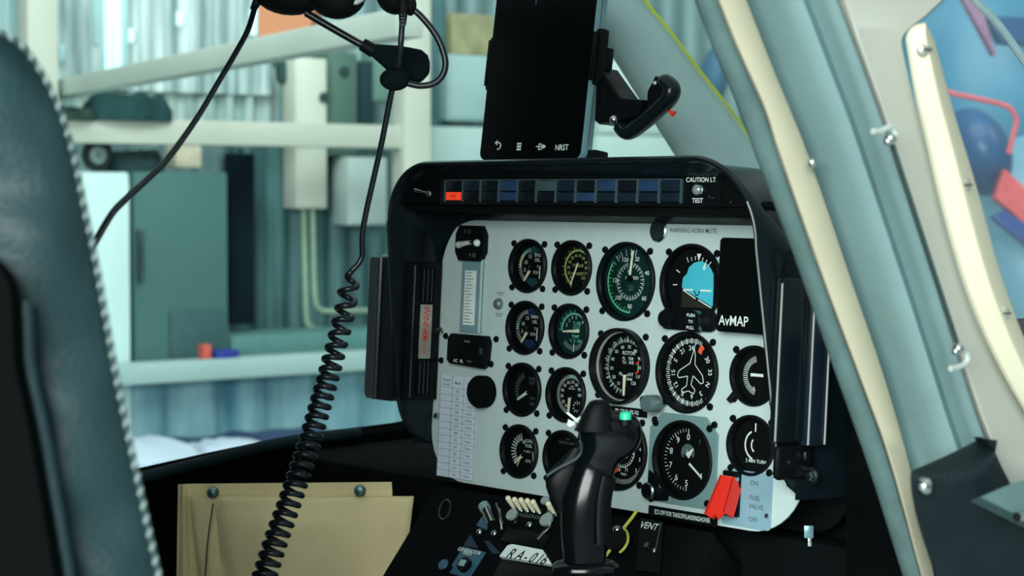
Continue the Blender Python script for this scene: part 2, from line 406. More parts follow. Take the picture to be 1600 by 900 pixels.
# airspeed
D = Dial(LARGE, DIALG); AG = mat('print_seagreen', (110, 205, 150), .6, spec=.2)
D.arc(.76, .80, 178, 305, AG); D.ticks(.66, .80, 178, 308, 9, .025, AG); D.ticks(.70, .80, 186, 300, 8, .02, AG); D.ticks(.66, .82, 320, 372, 5, .025, WHITE); D.ticks(.70, .80, 326, 366, 3, .02, WHITE)
D.ticks(.36, .48, 0, 340, 26, .028, WHITE); D.ticks(.42, .48, 6, 346, 26, .02, WHITE)
for t, x, y in (('20', .20, .58), ('40', .56, .24), ('60', .50, -.40), ('80', .02, -.62), ('100', -.38, -.42), ('120', -.50, .02), ('150', -.20, .55)): D.txt(t, x, y, .155)
D.txt('0', -.08, .26, .1); D.txt('AIRSPEED', .05, .10, .11); D.txt('KTS', .04, -.12, .09, GREYG); D.txt('MPH', .04, -.20, .09, GREYG)
D.needle(.0, .08, .085, .78, .07, .05, CREAMP, .09)
gauge('air', 'airspeed_indicator', 'large airspeed indicator with green glass reflection and needle pointing up', D, LARGE)
# attitude
D = Dial(LARGE)
D.poly([(-.44, .0), (-.42, .16), (-.30, .26), (-.24, .42), (-.08, .54), (.12, .58), (.32, .54), (.46, .42), (.56, .28), (.58, -.1), (.58, -.52), (-.44, -.1)], CYAN)
D.poly([(-.44, -.08), (-.36, -.18), (.06, -.38), (.58, -.60), (.40, -.56), (-.44, -.56)], BROWN, .00025); D.bar(-.40, -.14, .02, -.34, .03, WHITE); D.bar(.10, -.36, .58, -.56, .03, WHITE)
D.bar(-.38, -.13, -.08, -.13, .045, WHITE, .0005); D.bar(.16, -.13, .52, -.13, .045, WHITE, .0005); D.line([(-.04, -.14), (.02, -.26), (.10, -.24), (.14, -.14)], .03, BLACK)
for a in (-32, -21, -10, 11, 22, 33): D.ticks(.60, .74 if abs(a) > 30 else .70, a+6, a+6, 1, .03, WHITE)
D.ticks(.60, .74, -62, -62, 1, .035, WHITE); D.ticks(.60, .74, -92, -92, 1, .035, WHITE); D.poly([(.0, .76), (.14, .76), (.07, .58)], WHITE, .0004); D.poly([(.20, .38), (.30, .38), (.29, .52), (.25, .52)], WHITE, .0004)
t, di = gauge('att', 'attitude_indicator', 'artificial horizon with bright cyan sky above two knobs', D, LARGE, skip=(3,))
b = B(BLACK); b.plate(rr(-.034, -.045, .036, -.0245, .007, 5), [], .0005, .0058, BLACK, bev=.001); b.build('knob_plate', t)
b = B(BLACK); b.lathe([(.0085, 0), (.0085, .009), (.0075, .0105), (.0001, .0108)], c=(-.0205, -.0345), seg=24, m=BLACK); o = b.build('knob', t); o.location = (0, 0, .0058)
b = B(BLACK); b.lathe([(.0108, 0), (.0108, .008)], c=(.0145, -.0355), seg=28, m=DKSTEEL); b.lathe([(.0108, .008), (.0096, .0095), (.0001, .0097)], c=(.0145, -.0355), seg=28, m=BLACK)
b.text('PUSH', .0145, -.0295, .0099, .0045, WHITE); b.text('TO', .0145, -.0355, .0099, .0042, WHITE); b.text('PULL', .0145, -.0415, .0099, .0045, WHITE); o = b.build('knob', t); o.location = (0, 0, .0058)
# rotor rpm
D = Dial(LARGE)
D.arc(.60, .68, 184, 420, GREYG); D.ticks(.60, .72, 184, 420, 26, .018, WHITE); D.ticks(.62, .76, 184, 420, 13, .028, WHITE)
D.nums(['10', '20', '30', '40', '50', '60', '70', '80', '90', '100', '110', '120'], .50, 207, 505, .12)
D.txt('ROTOR', .08, .34, .13); D.txt('PL   TER', .06, .20, .11); D.txt('TU   INE', .06, .10, .11); D.txt('PERCENT', .02, -.20, .12); D.txt('RPM', .14, -.32, .1)
D.arc(.40, .44, 78, 104, GREEN); D.bar(.34, .08, .44, .14, .05, REDP); D.bar(.34, -.16, .44, -.10, .05, REDP)
D.needle(.0, -.12, .0, -.74, .10, .06, CREAMP, .1)
t, di = gauge('rpm', 'rpm_gauge', 'thick-rimmed rotor and turbine rpm gauge with chrome inner ring, under the airspeed indicator', D, LARGE-.0015, lift=.006)
b = B(STEEL); b.lathe([(.0352, .0000), (.0350, .0016), (.0340, .0014), (.0338, -.0010), (.0352, .0000)], seg=64, m=mat('ring_pale', (214, 224, 218), .3, metal=.5)); tag(b.build('chrome_ring', t), 'bright chrome ring')
# directional gyro
D = Dial(LARGE)
D.ticks(.72, .82, -210, 22, 60, .026, WHITE); D.ticks(.70, .84, -210, 22, 20, .03, WHITE); D.ticks(.78, .82, 130, 150, 3, .025, WHITE)
for t, a in (('24', -4), ('21', -34), ('S', -64), ('15', -94), ('12', -124), ('E', -154), ('6', 176), ('3', 146), ('N', 116), ('33', 86), ('30', 56)): x, y = pol(a, .60); D.txt(t, x, y, .17, WHITE, a)
x, y = pol(26, .63); D.poly([(x-.10, y-.06), (x-.06, y+.06), (x+.04, y+.12), (x+.11, y+.03), (x+.04, y-.02), (x+.02, y-.12)], ORANGE)
pl = [(.06, .58), (.0, .42), (-.06, .22), (-.40, .02), (-.46, -.10), (-.40, -.16), (-.12, -.10), (-.14, -.34), (-.30, -.44), (-.28, -.53), (-.08, -.46), (.10, -.52), (.14, -.42), (.0, -.30), (.06, -.08), (.32, -.26), (.40, -.22), (.36, -.06), (.10, .20), (.10, .42)]
D.line(pl, .022, WHITE, True); D.bar(.06, .58, .10, .82, .02, WHITE)
t, di = gauge('dg', 'heading_indicator', 'heading indicator with white aeroplane outline and orange heading mark', D, LARGE, skip=(2,))
KNOBM = mat('knob_grey_metal', (120, 145, 146), .45, metal=.6)
u, v = PP(1038, 630); kt = on_panel('setting_knob', u, v, 'knurled grey metal setting knob between the rotor rpm gauge and heading indicator', 'knob')
b = B(DKSTEEL); b.lathe([(.004, 0), (.004, .010), (.006, .0105)], seg=16, m=DKSTEEL); b.build('shaft', kt)
b = B(KNOBM); n = 28; rows = []
for z, k in ((.010, .9), (.0112, 1), (.026, 1), (.0272, .92)): rows.append([Vector((.0082*k*(1+.03*(j % 2))*cos(2*pi*j/n), .0082*k*(1+.03*(j % 2))*sin(2*pi*j/n), z)) for j in range(n)])
b.loft(rows, KNOBM, ring=True, caps=True); b.lathe([(.0055, .0273), (.0035, .0262), (.0001, .0262)], seg=20, m=DKSTEEL); b.build('knob_cap', kt)
# altimeter on its square plate
D = Dial(LARGE-.001); D.ticks(.70, .78, 180, 360, 26, .02, WHITE); D.ticks(.66, .78, 180, 360, 6, .035, WHITE)
for t, a in (('0', 0), ('4', 128), ('5', 180), ('6', 216), ('7', 252), ('8', 288), ('9', 324)): x, y = pol(a, .58); D.txt(t, x, y, .22)
x, y = pol(38, .62); D.txt('1', x, y, .17, GREYG)
D.arc(.05, .22, 230, 480, GREYG, (.0, .18)); D.poly([(-.16, .06), (-.06, .06), (-.06, .14), (-.16, .14)], TEALP); D.txt('1', -.02, .18, .2)
D.needle(.03, -.03, .46, -.34, .055, .045, WHITE, .09); D.needle(.05, .10, .24, .30, .15, .03, WHITE, z=.0026)
u, v = GA['alt']
t, di = gauge('alt', 'altimeter', 'altimeter with ten-digit dial mounted on a clipped square metal plate', D, LARGE-.001, scr=False)
o8 = .0445; c8 = .016
PL = mat('plate_teal_grey', (120, 156, 155), .5, metal=.3, spec=.3)
oct_ = [(-o8+c8, o8), (o8-c8, o8), (o8, o8-c8), (o8, -o8), (-o8, -o8), (-o8, o8-c8)]
b = B(PL); b.plate(oct_, [circ(0, 0, .0375, 44)], .0003, .0022, PL, bev=.0004); b.build('mounting_plate', t)
for x, y in ((-.0365, .0335), (.034, .034), (.0355, -.0385)): screw(t, x, y, .0022)
b = B(BLACK); b.plate([(-.042, -.014), (-.034, -.018), (-.028, -.030), (-.014, -.034), (-.016, -.042), (-.036, -.044), (-.0435, -.037)], [], .0004, .004, BLACK, bev=.0005); b.build('knob_plate', t)
b = B(DKSTEEL); b.lathe([(.0075, .003), (.0085, .009), (.0085, .0105), (.007, .0118)], c=(-.0365, -.034), seg=26, m=DKSTEEL); b.lathe([(.007, .0118), (.0001, .0110)], c=(-.0365, -.034), seg=26, m=BLACK); b.build('knob', t)
for px, py in ((1024, 656), (1117, 664), (1018, 779)): screw(panel, *PP(px, py))
# combined gauge behind the stick
D = Dial(LARGE); D.ticks(.72, .84, 120, 215, 24, .022, WHITE); D.ticks(.34, .42, 60, 300, 20, .025, WHITE); D.arc(.40, .42, 90, 200, WHITE)
for t, x, y in (('20', -.12, .02), ('15', .12, -.12), ('10', .36, .02), ('5', .46, .24), ('4', .60, .10), ('3', .60, -.16), ('2', .50, -.44), ('71', .16, -.46), ('60', -.10, -.48), ('50', -.36, -.44)): D.txt(t, x, y, .13)
D.poly([(-.26, -.60), (-.08, -.52), (-.14, -.44), (-.14, -.06), (-.20, -.06), (-.22, -.44)], REDP, .0012); D.txt('PRESS', .08, -.58, .08)
D.needle(0, 0, -.5, .3, .06, .04, WHITE, .08)
gauge('tq', 'pressure_gauge', 'round gauge with red pointer mostly hidden behind the cyclic grip', D, LARGE)
# right-hand column, partly behind the hood rim
D = Dial(SMALL); D.ticks(.46, .66, 195, 345, 24, .03, WHITE); D.txt('-', -.3, .02, .3); D.bar(-.34, .02, .2, .02, .10, WHITE); D.txt('3', -.18, -.42, .16)
gauge('adf', 'bearing_gauge', 'small gauge with a white crossbar, partly behind the hood rim below the black box', D, SMALL)
b = B(BLACK); b.tube([Vector((-.0215, -.0185, .002)), Vector((-.0270, -.0260, .004))], .0032, 10); o = b.build('adjuster_knob', [q for q in bpy.data.objects if q.name == 'bearing_gauge'][0])
D = Dial(SMALL); D.arc(.46, .52, 200, 330, WHITE, (.06, 0)); D.arc(.24, .29, 215, 310, WHITE, (.10, 0)); D.txt('2 MIN TURN', .06, -.52, .16); D.bar(-.02, .44, -.02, .72, .05, WHITE)
gauge('trn', 'turn_indicator', 'turn indicator marked 2 MIN, above the fuel valve switch', D, SMALL)

# ------------------------------------------------------------------ smaller fittings on the panel
u, v = PP(742, 380.5); t = on_panel('selector_switch', u, v, 'black six-sided selector switch with silver lever, top left corner of the grey panel', 'switch')
b = B(BLACK); b.plate([(-.0185, .0195), (.0165, .0195), (.0225, .010), (.0225, -.010), (.0165, -.0195), (-.0185, -.0195), (-.0245, -.010), (-.0245, .010)], [], 0, .008, BLACK, bev=.0015)
for x, y, s_ in ((-.004, .013, '5 15'), (.006, -.013, '9 30')): b.text(s_, x, y, .0083, .006, GREYG)
b.build('body', t)
b = B(STEEL); b.tube([(.004, .001, .0085), (.000, 0, .0115), (-.0115, -.002, .0130)], [.0022, .0026, .0036], 10, mat('lever_pale', (205, 216, 210), .3, metal=.4)); b.ball((-.0120, -.0022, .0130), .0040, mat('lever_pale', (205, 216, 210)), seg=12, rings=8); b.build('lever', t)
b = B(STEEL); b.ball((.0135, .0005, .009), .0042, WHITE, seg=12, rings=8); b.tube([(.012, .001, .0105), (-.004, .001, .0105)], .0014, 8, DKSTEEL); b.build('stop_pin', t)

x0, y0 = PP(727, 407); x1, y1 = PP(751, 517)
cx, cy = (PP(739, 462)); hw, hh = .0170, .0405
t = on_panel('placard_holder', cx, cy, 'blue-grey placard holder with narrow white printed slip', 'placard')
b = B(mat('holder_blue_grey', (112, 146, 152), .5, spec=.3)); b.plate(rr(-hw, -hh, hw, hh, .001), [], 0, .003, bev=.0005); b.box((hw-.002, -hh, .003), (hw, hh, .0042), PANEL); b.build('frame', t)
b = B(WHITE); b.quad(-.0110, -.0325, .0080, .0275, .0033, WHITE)
for i in range(17):
    y = .0250-i*.0034; b.quad(-.0095, y-.0004, -.0095+random.uniform(.008, .0155), y+.0004, .0035, GREYG)
b.build('printed_slip', t)
u, v = PP(780, 475); t = on_panel('push_button', u, v, 'small domed grey test button left of the oil gauges', 'button')
b = B(mat('button_grey', (105, 125, 124), .4, metal=.4)); b.lathe([(.0062, 0), (.0062, .002), (.0050, .0045), (.0025, .006), (.0001, .0064)], seg=24); b.build('button_cap', t)

u, v = PP(738, 547); t = on_panel('hour_meter', u, v, 'black rectangular hour meter with small printed figures, above the printed card', 'meter')
b = B(BLACK); b.plate([(-.028, .017), (-.033, .012), (-.033, -.013), (-.028, -.0165), (.026, -.019), (.031, -.014), (.033, .010), (.029, .017)], [], 0, .009, BLACK, bev=.002); b.box((.0235, -.014, .009), (.031, .012, .0125), BLACK, .0015)
b.quad(-.004, .0085, .006, .0105, .0093, GREYG); b.text('AC   BL', -.012, -.0125, .0093, .005, WHITE); b.text('MIN', .006, -.012, .0093, .004, GREYG); b.build('body', t)
b = B(TEALP); b.quad(.0255, -.003, .0300, .004, .0127, TEALP); b.build('window', t)
for px, py in ((690, 563), (768, 569), (697, 525), (776, 530)): o = screw(t, PP(px, py)[0]-u, PP(px, py)[1]-v, kind='k')
u, v = PP(760.5, 612); t = on_panel('knob', u, v, 'round matte black knob overlapping the printed card', 'knob')
b = B(BLACKM); b.lathe([(.0155, 0), (.0175, .002), (.0178, .012), (.0160, .015), (.0001, .0152)], seg=40); b.build('knob_cap', t)
# printed card
q = [PP(*p) for p in ((690, 597), (744, 603), (741, 741), (684, 730))]
cx = sum(p[0] for p in q)/4; cy = sum(p[1] for p in q)/4
t = on_panel('printed_card', cx, cy, 'white printed table card with three columns, lower left of the grey panel', 'card')
b = B(WHITE); w = .030; h = .0565
CARD = mat('card_white', (196, 212, 222), .7, spec=.1, var=.03)
b = B(CARD); b.box((-w, -h, .0002), (w, h, .0009), CARD)
for x in (-w, -.010, .009, w): b.quad(x-.0003, -h, x+.0003, h, .0011, INK)
for i in range(14): y = h-.0135-i*.00765; b.quad(-w, y-.0002, w, y+.0002, .0011, GREYG)
b.text('Ground', -.020, h-.005, .0011, .0042, INK); b.text('Out-of', -.020, h-.010, .0011, .0042, INK); b.text('Marks', -.0005, h-.0075, .0011, .0045, INK); b.text('Tracks', .0195, h-.0075, .0011, .0045, INK)
for i in range(13):
    y = h-.0172-i*.00765; b.text(str(350-i*27), -.001, y, .0011, .0044, INK); b.text('-', -.020, y, .0011, .0044, INK); b.text(random.choice(['N Sect', 'S West', 'T Near', 'U East', 'V Short']), .019, y, .0011, .0040, INK)
b.build('card_sheet', t)
# horn mute
u, v = PP(1031, 361); t = on_panel('push_button', u, v, 'dark round horn mute button with chrome collar, top of the panel', 'button')
b = B(STEEL); b.lathe([(.0112, 0), (.0112, .003), (.0098, .004), (.0094, .002)], seg=30); b.build('collar', t)
b = B(mat('button_dark', (34, 44, 44), .35, spec=.3)); b.lathe([(.0094, .001), (.0090, .0042), (.0001, .0048)], seg=30); b.build('button_cap', t)
def strip_label(px, py, w, h, s, label, rot=0, size=.7, sx=1.0, bev=.001):
    u, v = PP(px, py); t = on_panel('label_strip', u, v, label, 'label'); b = B(BLACK); b.box((-w/2, -h/2, .0001), (w/2, h/2, .0012), BLACK, .0003); b.text(s, 0, 0, .0014, h*size, WHITE, 0, sx); b.build('strip', t); return t
strip_label(981, 643, .054, .0085, '80-100 91.0% N2', 'small black label strip right under the rotor rpm gauge', sx=.78)
strip_label(1067, 806, .090, .0105, 'ECS OFF FOR TAKEOFF/LANDING/HOVER', 'long black label strip along the panel bottom, below the altimeter', sx=.60, size=.62)
# fuel valve switch
u, v = PP(1168, 780); t = on_panel('fuel_valve_switch', u, v, 'fuel valve switch under a raised red guard on a blue-grey plate', 'switch')
FP = mat('plate_blue_grey', (122, 158, 170), .55, spec=.25)
w, h = (PP(1206, 778)[0]-PP(1129, 778)[0])/2, .0268
b = B(FP); b.plate(rr(-w, -h, w, h, .004, 4), [], .0002, .0014, FP, bev=.0003)
for s_, x, y in (('ON', .0085, .0165), ('FUEL', .0105, .0025), ('VALVE', .0120, -.0055), ('OFF', .0090, -.0180)): b.text(s_, x, y, .0017, .0062, INK)
b.build('plate', t); screw(t, .0260, -.0125, .0014, kind='t')
b = B(BLACK); b.box((-.0275, -.018, .0014), (-.0070, .025, .006), BLACK, .001); b.build('switch_base', t)
RED = mat('guard_red', (222, 48, 34), .38, spec=.4, var=.05)
g = B(RED); k = frame(Vector((-.0165, .018, .006)), Vector((1, 0, 0)), Vector((0, -.905, .425)), Vector((0, .425, .905)))   # guard runs down and out from its hinge
g.prism([(-.0085, 0), (.0085, 0), (.0115, .036), (.0060, .043), (.0015, .0385), (-.0035, .043), (-.0115, .040)], .004, .0065, RED, k)
g.prism([(-.0090, 0), (-.0065, 0), (-.0095, .040), (-.0120, .040)], -.008, .0065, RED, k); g.prism([(.0065, 0), (.0090, 0), (.0120, .036), (.0095, .036)], -.008, .0065, RED, k); g.build('guard', t)
b = B(STEEL); b.tube([(-.0275, .0185, .008), (-.0065, .0185, .008)], .0022, 10); b.build('hinge_pin', t)
b = B(STEEL); b.tube([(-.0170, .006, .005), (-.0250, .004, .0115), (-.0300, .003, .0135)], [.0024, .0026, .0036], 10); b.build('toggle', t)
# add-on display box
x0, y0 = PP(1125, 371, .016); x1, y1 = PP(1190, 523, .016)
cx, cy = (x0+.036), (y0+y1)/2
t = on_panel('display_box', cx, cy, 'flat black add-on navigation display with white lettering, at the right edge of the panel', 'display')
hh = abs(y1-y0)/2
b = B(BLACK); b.plate(rr(-.036, -hh, .042, hh, .004, 4), [], .002, .016, mat('display_black', (8, 12, 13), .35, spec=.1), bev=.001); b.text('AvMAP', -.0145, -hh+.0115, .0162, .0135, WHITE, sx=.88); b.build('housing', t)
# ------------------------------------------------------------------ instrument hood and what is fixed to it
def rim_n(v, right=False):
    n = .071+(v-.12)*.122 if not right else .055+.23*v
    if v < -.045:
        k = min(1, (-.045-v)/.055); n *= sqrt(max(0, 1-k*k))
    return max(n, .001)
path = [(-.276, -.100+.012*i) for i in range(20)]
path += [(-.206+.070*cos(radians(a)), .141+.070*sin(radians(a))) for a in range(176, 89, -6)]
path += [(-.19+.38*i/10, .211) for i in range(11)]
path += [(.190+.070*cos(radians(a)), .141+.070*sin(radians(a))) for a in range(90, -1, -6)]
path += [(.259, .128-.012*i) for i in range(20)]
hood = on_panel('instrument_hood', 0, .0, 'glossy black arched hood framing the grey instrument panel', 'hood')
rows = []
for i, (u, v) in enumerate(path):
    a = path[max(i-1, 0)]; c = path[min(i+1, len(path)-1)]
    tx, ty = c[0]-a[0], c[1]-a[1]; d = hypot(tx, ty); nx, ny = ty/d, -tx/d           # inward normal of the clockwise path
    rn = rim_n(v)*(1-min(1, max(0, (u+.2)/.4)))+rim_n(v, True)*min(1, max(0, (u+.2)/.4)); k = min(1, max(0, v/.21)); k = k*k*(3-2*k); th = .006
    back = Vector((u*1.04, v-.150*k, -.12)); mid = Vector((u*1.01, v-.046*k, .018))
    o1 = Vector((u, v, rn-.004)); tip = Vector((u+nx*.002, v+ny*.002, rn)); tip2 = Vector((u+nx*.0045, v+ny*.0045, rn)); i1 = Vector((u+nx*th, v+ny*th, rn-.003)); ib = Vector((u+nx*th, v+ny*th, -.012))
    rows.append([back, mid, o1, tip, tip2, i1, ib])
b = B(HOOD); b.loft(rows, HOOD); b.build('hood_shell', hood, angle=50)
RIMM = mat('edge_highlight', (150, 160, 152), .35, metal=.5, spec=.5)  # pale colour paints the highlight along hood rim and box edges
rp_ = [Vector((u-.0015, v, rim_n(v, True)+.0008)) for u, v in path if u > .2 and v < .172 and v > -.080]
b = B(RIMM); b.tube(rp_, .0010, 8); tag(b.build('edge_trim', hood), 'bright edge highlight')
rp_ = [Vector((u+.001, v, rim_n(v)+.0003)) for u, v in path if u < -.2 and v < .15 and v > -.060]
b = B(DKSTEEL); b.tube(rp_, .0007, 8); b.build('edge_trim', hood)
b = B(BLACKM); b.plate([(-.266, .166), (-.262, .171)]+[(-.204+.062*cos(radians(a)), .141+.062*sin(radians(a))) for a in range(150, 89, -6)]+[(.190+.062*cos(radians(a)), .141+.062*sin(radians(a))) for a in range(90, 25, -6)]+[(.250, .171), (.252, .166)], [], .052, .0655, BLACKM, bev=.001)
b.box((-.262, .158, .004), (.250, .1665, .060), BLACKM); b.build('fascia', hood)
b = B(BLACKM); b.plate(rr(-.268, -.142, .260, .050, .05, 8), [], -.075, -.070, BLACKM); b.build('back_plate', hood)
# annunciator strip
FN = .0655
x0, y1 = PP(691, 278, FN); x1, y0 = PP(1127, 321, FN); y0 = .1665; y1 = PP(900, 280, FN)[1]
ms = on_panel('caution_light_panel', (x0+x1)/2, (y0+y1)/2, 'row of dark caution lights with one lit red, along the top of the hood', 'warning lights', n=FN)
cx, cy = (x0+x1)/2, (y0+y1)/2
b = B(BLACK); b.box((x0-cx, y0-cy-.001, 0), (x1-cx, y1-cy+.001, .002), BLACK, .0005)
edges = [697, 723, 750, 780, 809, 839, 869, 898, 933, 966, 998, 1032, 1066]
ue = [PP(e, 299, FN+.002)[0]-cx for e in edges]
w_ = (ue[-1]-ue[0])/12; ue = [ue[0]+w_*i for i in range(13)]
FR = mat('frame_blue_grey', (74, 100, 108), .4, metal=.4)
for e in ue: b.box((e-.0010, y0-cy+.002, .002), (e+.0010, y1-cy-.001, .0042), FR)
b.box((ue[0], y1-cy-.0012, .002), (ue[-1], y1-cy-.0002, .003), FR)
ue2 = PP(1075, 299, FN)[0]-cx; ue3 = PP(1124, 299, FN)[0]-cx
b.box((ue2, y0-cy+.0005, .002), (ue3, y1-cy+.001, .0032), BLACK, .0004)
b.text('CAUTION LT', (ue2+ue3)/2-.001, y1-cy-.0010, .0034, .0062, WHITE); b.text('TEST', (ue2+ue3)/2-.004, y0-cy+.0050, .0034, .0062, WHITE)
b.build('frame', ms)
TD = mat('tile_dark', (15, 22, 26), .3, spec=.3); TB = mat('tile_blue', (36, 60, 88), .3, spec=.3); TN = mat('tile_navy', (22, 34, 46), .3, spec=.3); TG = mat('tile_grey', (56, 78, 80), .3, spec=.3)
LIT = mat('tile_red_lit', (235, 62, 34), .35, spec=.3, var=.3, vscale=250, emit=.55)
cols = {(0, 1): LIT, (3, 0): TB, (3, 1): TB, (5, 0): TG, (7, 1): TB, (8, 0): TB, (10, 0): TB, (1, 0): TN, (6, 0): TN, (6, 1): TN, (9, 1): TN, (10, 1): TN, (11, 0): TN, (11, 1): TN, (8, 1): TN, (9, 0): TD}
ym = (y0+y1)/2-cy
for c in range(12):
    for r in range(2):
        m = cols.get((c, r), TD); lo = ym+.0008 if r == 0 else y0-cy+.0035; hi = y1-cy-.0018 if r == 0 else ym-.0008
        b = B(m); b.box((ue[c]+.0018, lo, .002), (ue[c+1]-.0018, hi, .0036), m, .0004)
        if m is LIT: b.text('HYD', (ue[c]+ue[c+1])/2, (lo+hi)/2, .0038, .005, mat('ink_dark_red', (90, 18, 12), .6))
        o = b.build('light_tile', ms)
        if m is LIT: o['label'] = 'lit red tile'
b = B(STEEL); u_, v_ = PP(1096, 297, FN); b.lathe([(.0062, .0032), (.0062, .005), (.0052, .006)], c=(u_-cx, v_-cy), seg=20, m=DKSTEEL); b.lathe([(.0050, .0050), (.0046, .0080), (.0026, .0095), (.0001, .010)], c=(u_-cx, v_-cy), seg=20, m=mat('button_glossy_grey', (120, 135, 132), .2, spec=.8)); b.build('test_button', ms)
for px, py in ((1122, 283), (1112, 307), (1117, 309), (1146, 316)): o = screw(ms, PP(px, py, FN)[0]-cx, PP(px, py, FN)[1]-cy, .003, kind='t'); o.scale = (.45, .45, .5)
u, v = PP(672, 302, FN); t = on_panel('toggle_switch', u, v, 'small silver toggle switch pointing left, left of the caution lights', 'switch', n=FN)
b = B(STEEL); b.lathe([(.0042, 0), (.0042, .002), (.003, .0035), (.0001, .0035)], seg=14); b.build('collar', t)
b = B(STEEL); b.tube([(0, 0, .002), (-.008, .0016, .006), (-.015, .003, .009)], [.0013, .0016, .0024], 10); b.build('lever', t)

# boxes either side of the hood
t = on_panel('side_box', -.30, .03, 'black ribbed box on the outside of the hood, left end', 'box')
b = B(HOOD)
sec = [(.028, .032), (.003, .032), (.001, .034), (-.001, .034), (-.003, .032), (-.026, .026), (-.030, .022), (-.030, -.05), (.028, -.05)]
v0, v1 = -.078, .076
for z0, z1, k in ((v0, v1, 0), (v1, v1+.004, .003)):
    pass
rows = []
for v_, k in ((v0-.004, .86), (v0, .97), (v0+.004, 1), (v1-.004, 1), (v1, .96)): rows.append([Vector((x*k if x < 0 else x, v_, (n+.028)*1 if n > 0 else n)) for x, n in sec])
b.loft(rows, HOOD, ring=True, caps=True, flip=True); b.build('body', t, angle=30)
b = B(DKSTEEL); b.tube([(.0, v0+.004, .0635), (.0, v1-.006, .0635)], .0012, 8); b.build('trim_bead', t)
b = B(BLACK); b.tube([(-.020, v1, .04), (.016, v1+.001, .045)], .0035, 8, DKSTEEL); b.build('top_clip', t)
# inner ribbed panel, in its own frame: x towards the panel, y up, z into the opening
MI = MP @ frame(Vector((-.2645, .027, .0265)), Vector((0, 0, -1)), Vector((0, 1, 0)), Vector((1, 0, 0)))
t = empty('air_vent', MI, 'black ribbed vent block with silver and red label, inside the left wall of the hood', 'vent')
b = B(BLACK); b.box((-.025, -.077, -.002), (.024, .076, .004), BLACK, .0012)
b.box((-.018, -.074, .004), (-.016, .072, .0052), DKSTEEL)
for x in (-.006, 0, .006, .012):
    for a, c in ((.030, .070), (-.072, -.032)): b.box((x-.0014, a, .004), (x+.0014, c, .0062), BLACK, .0006); 
for x in (-.003, .003, .009):
    for a, c in ((.032, .068), (-.070, -.034)): b.box((x-.0004, a, .004), (x+.0004, c, .0048), FR)
b.build('ribbed_body', t)
SIL = mat('label_silver', (176, 180, 168), .4, metal=.5, var=.2, vscale=80)
b = B(SIL); b.box((-.0065, -.031, .004), (.0105, .029, .0056), SIL, .0005); M = Matrix.Translation((.002, 0, .0058)) @ Matrix.Rotation(radians(-90), 4, 'Z')
b.text('WINNER', -.008, .0, 0, .0125, REDP, M=M, sx=.78); b.text('HEAD TURN', .0135, -.001, 0, .0065, REDP, M=M, sx=.7); b.build('label', t)
# right outer box
MO = MP @ frame(Vector((.2615, .026, .026)), Vector((0, 0, -1)), Vector((0, 1, 0)), Vector((1, 0, 0)))
t = empty('side_box', MO @ Matrix.Translation((0, 0, 0)), 'black box with bright vertical edges on the right outer wall of the hood', 'box')
NV = mat('navy_black', (20, 32, 44), .3, spec=.35)
b = B(HOOD); b.box((-.034, -.072, -.001), (.004, .078, .009), HOOD, .003); b.box((.006, -.076, -.001), (.033, .074, .014), NV, .004); b.build('body', t)
b = B(RIMM)
for x, z, a, c in ((-.036, .009, -.070, .072), (.006, .0135, -.074, .060), (.029, .0145, -.074, .055)): b.tube([(x, a, z), (x, c, z)], .0012, 8, RIMM)
b.build('edge_trim', t)
b = B(BLACK); b.box((-.028, -.106, -.001), (.026, -.074, .008), BLACK, .005); b.lathe([(.005, .008), (.005, .010), (.0001, .0105)], c=(-.010, -.090), seg=16, m=DKSTEEL); b.box((.004, -.088, .009), (.012, -.080, .013), DKSTEEL, .001); b.build('lower_clamp', t)
b = B(STEEL); b.tube([(-.030, .080, .004), (-.034, .094, .010), (-.026, .104, .010), (-.018, .098, .006)], .002, 8, BLACK); b.build('wire_clip', t)
# curved handles / bolts on the hood's outside
def bolt(px, py, n, r, label, m=DKSTEEL):
    u, v = PP(px, py, n); t = on_panel('bolt', u, v, label, 'bolt', n=n); b = B(m); b.lathe([(r, 0), (r, .004), (r*.7, .006), (.0001, .0062)], seg=6); b.lathe([(r*1.5, -.002), (r*1.5, .0008), (.0001, .001)], seg=16); b.build('head', t); return t
bolt(1268, 744, .01, .0055, 'dark hexagonal bolt at the lower right corner of the panel')

# ------------------------------------------------------------------ display tablet on the hood
t8 = radians(8.2)
MT0 = frame(O+PU*0+PV*.222+PN*(-.015), Vector((1, 0, 0)), Vector((0, sin(t8), cos(t8))), Vector((0, -cos(t8), sin(t8))))
xl, yl = on_frame(MT0, 751, 231); xr, yr = on_frame(MT0, 908, 234); ytop = on_frame(MT0, 850, -60)[1]; yb = on_frame(MT0, 830, 250)[1]
xl, xr = xl, xr
cx = (xl+xr)/2
MT = MT0 @ Matrix.Translation((cx, yb, 0)); H = ytop-yb+.03; W2 = (xr-xl)/2
tab = empty('display_tablet', MT, 'tall black display tablet with a row of white icons, standing on the hood', 'tablet')
TS = mat('tablet_side_teal', (104, 146, 152), .4, spec=.4)
GL = mat('screen_black', (6, 9, 10), .18, spec=.12)
b = B(TS); b.plate(rr(-W2, 0, W2, H, .009), [], -.017, -.001, TS, bev=.0015); b.build('casing', tab)
b = B(GL); b.plate(rr(-W2+.0005, .0006, W2-.0005, H-.0006, .009), [], -.001, .0008, GL, bev=.0004)
def T(px, py): p = on_frame(MT, px, py, .001); return p
z = .0011
x, y = T(778, 228); b.tube([(x+.0045*cos(radians(a)), y+.0038*sin(radians(a)), z) for a in range(-100, 130, 20)], .0007, 6, WHITE); b.flat([(x-.0055, y+.0035), (x-.001, y+.0065), (x-.001, y+.0005)], z+.0002, WHITE)
x, y = T(811, 229)
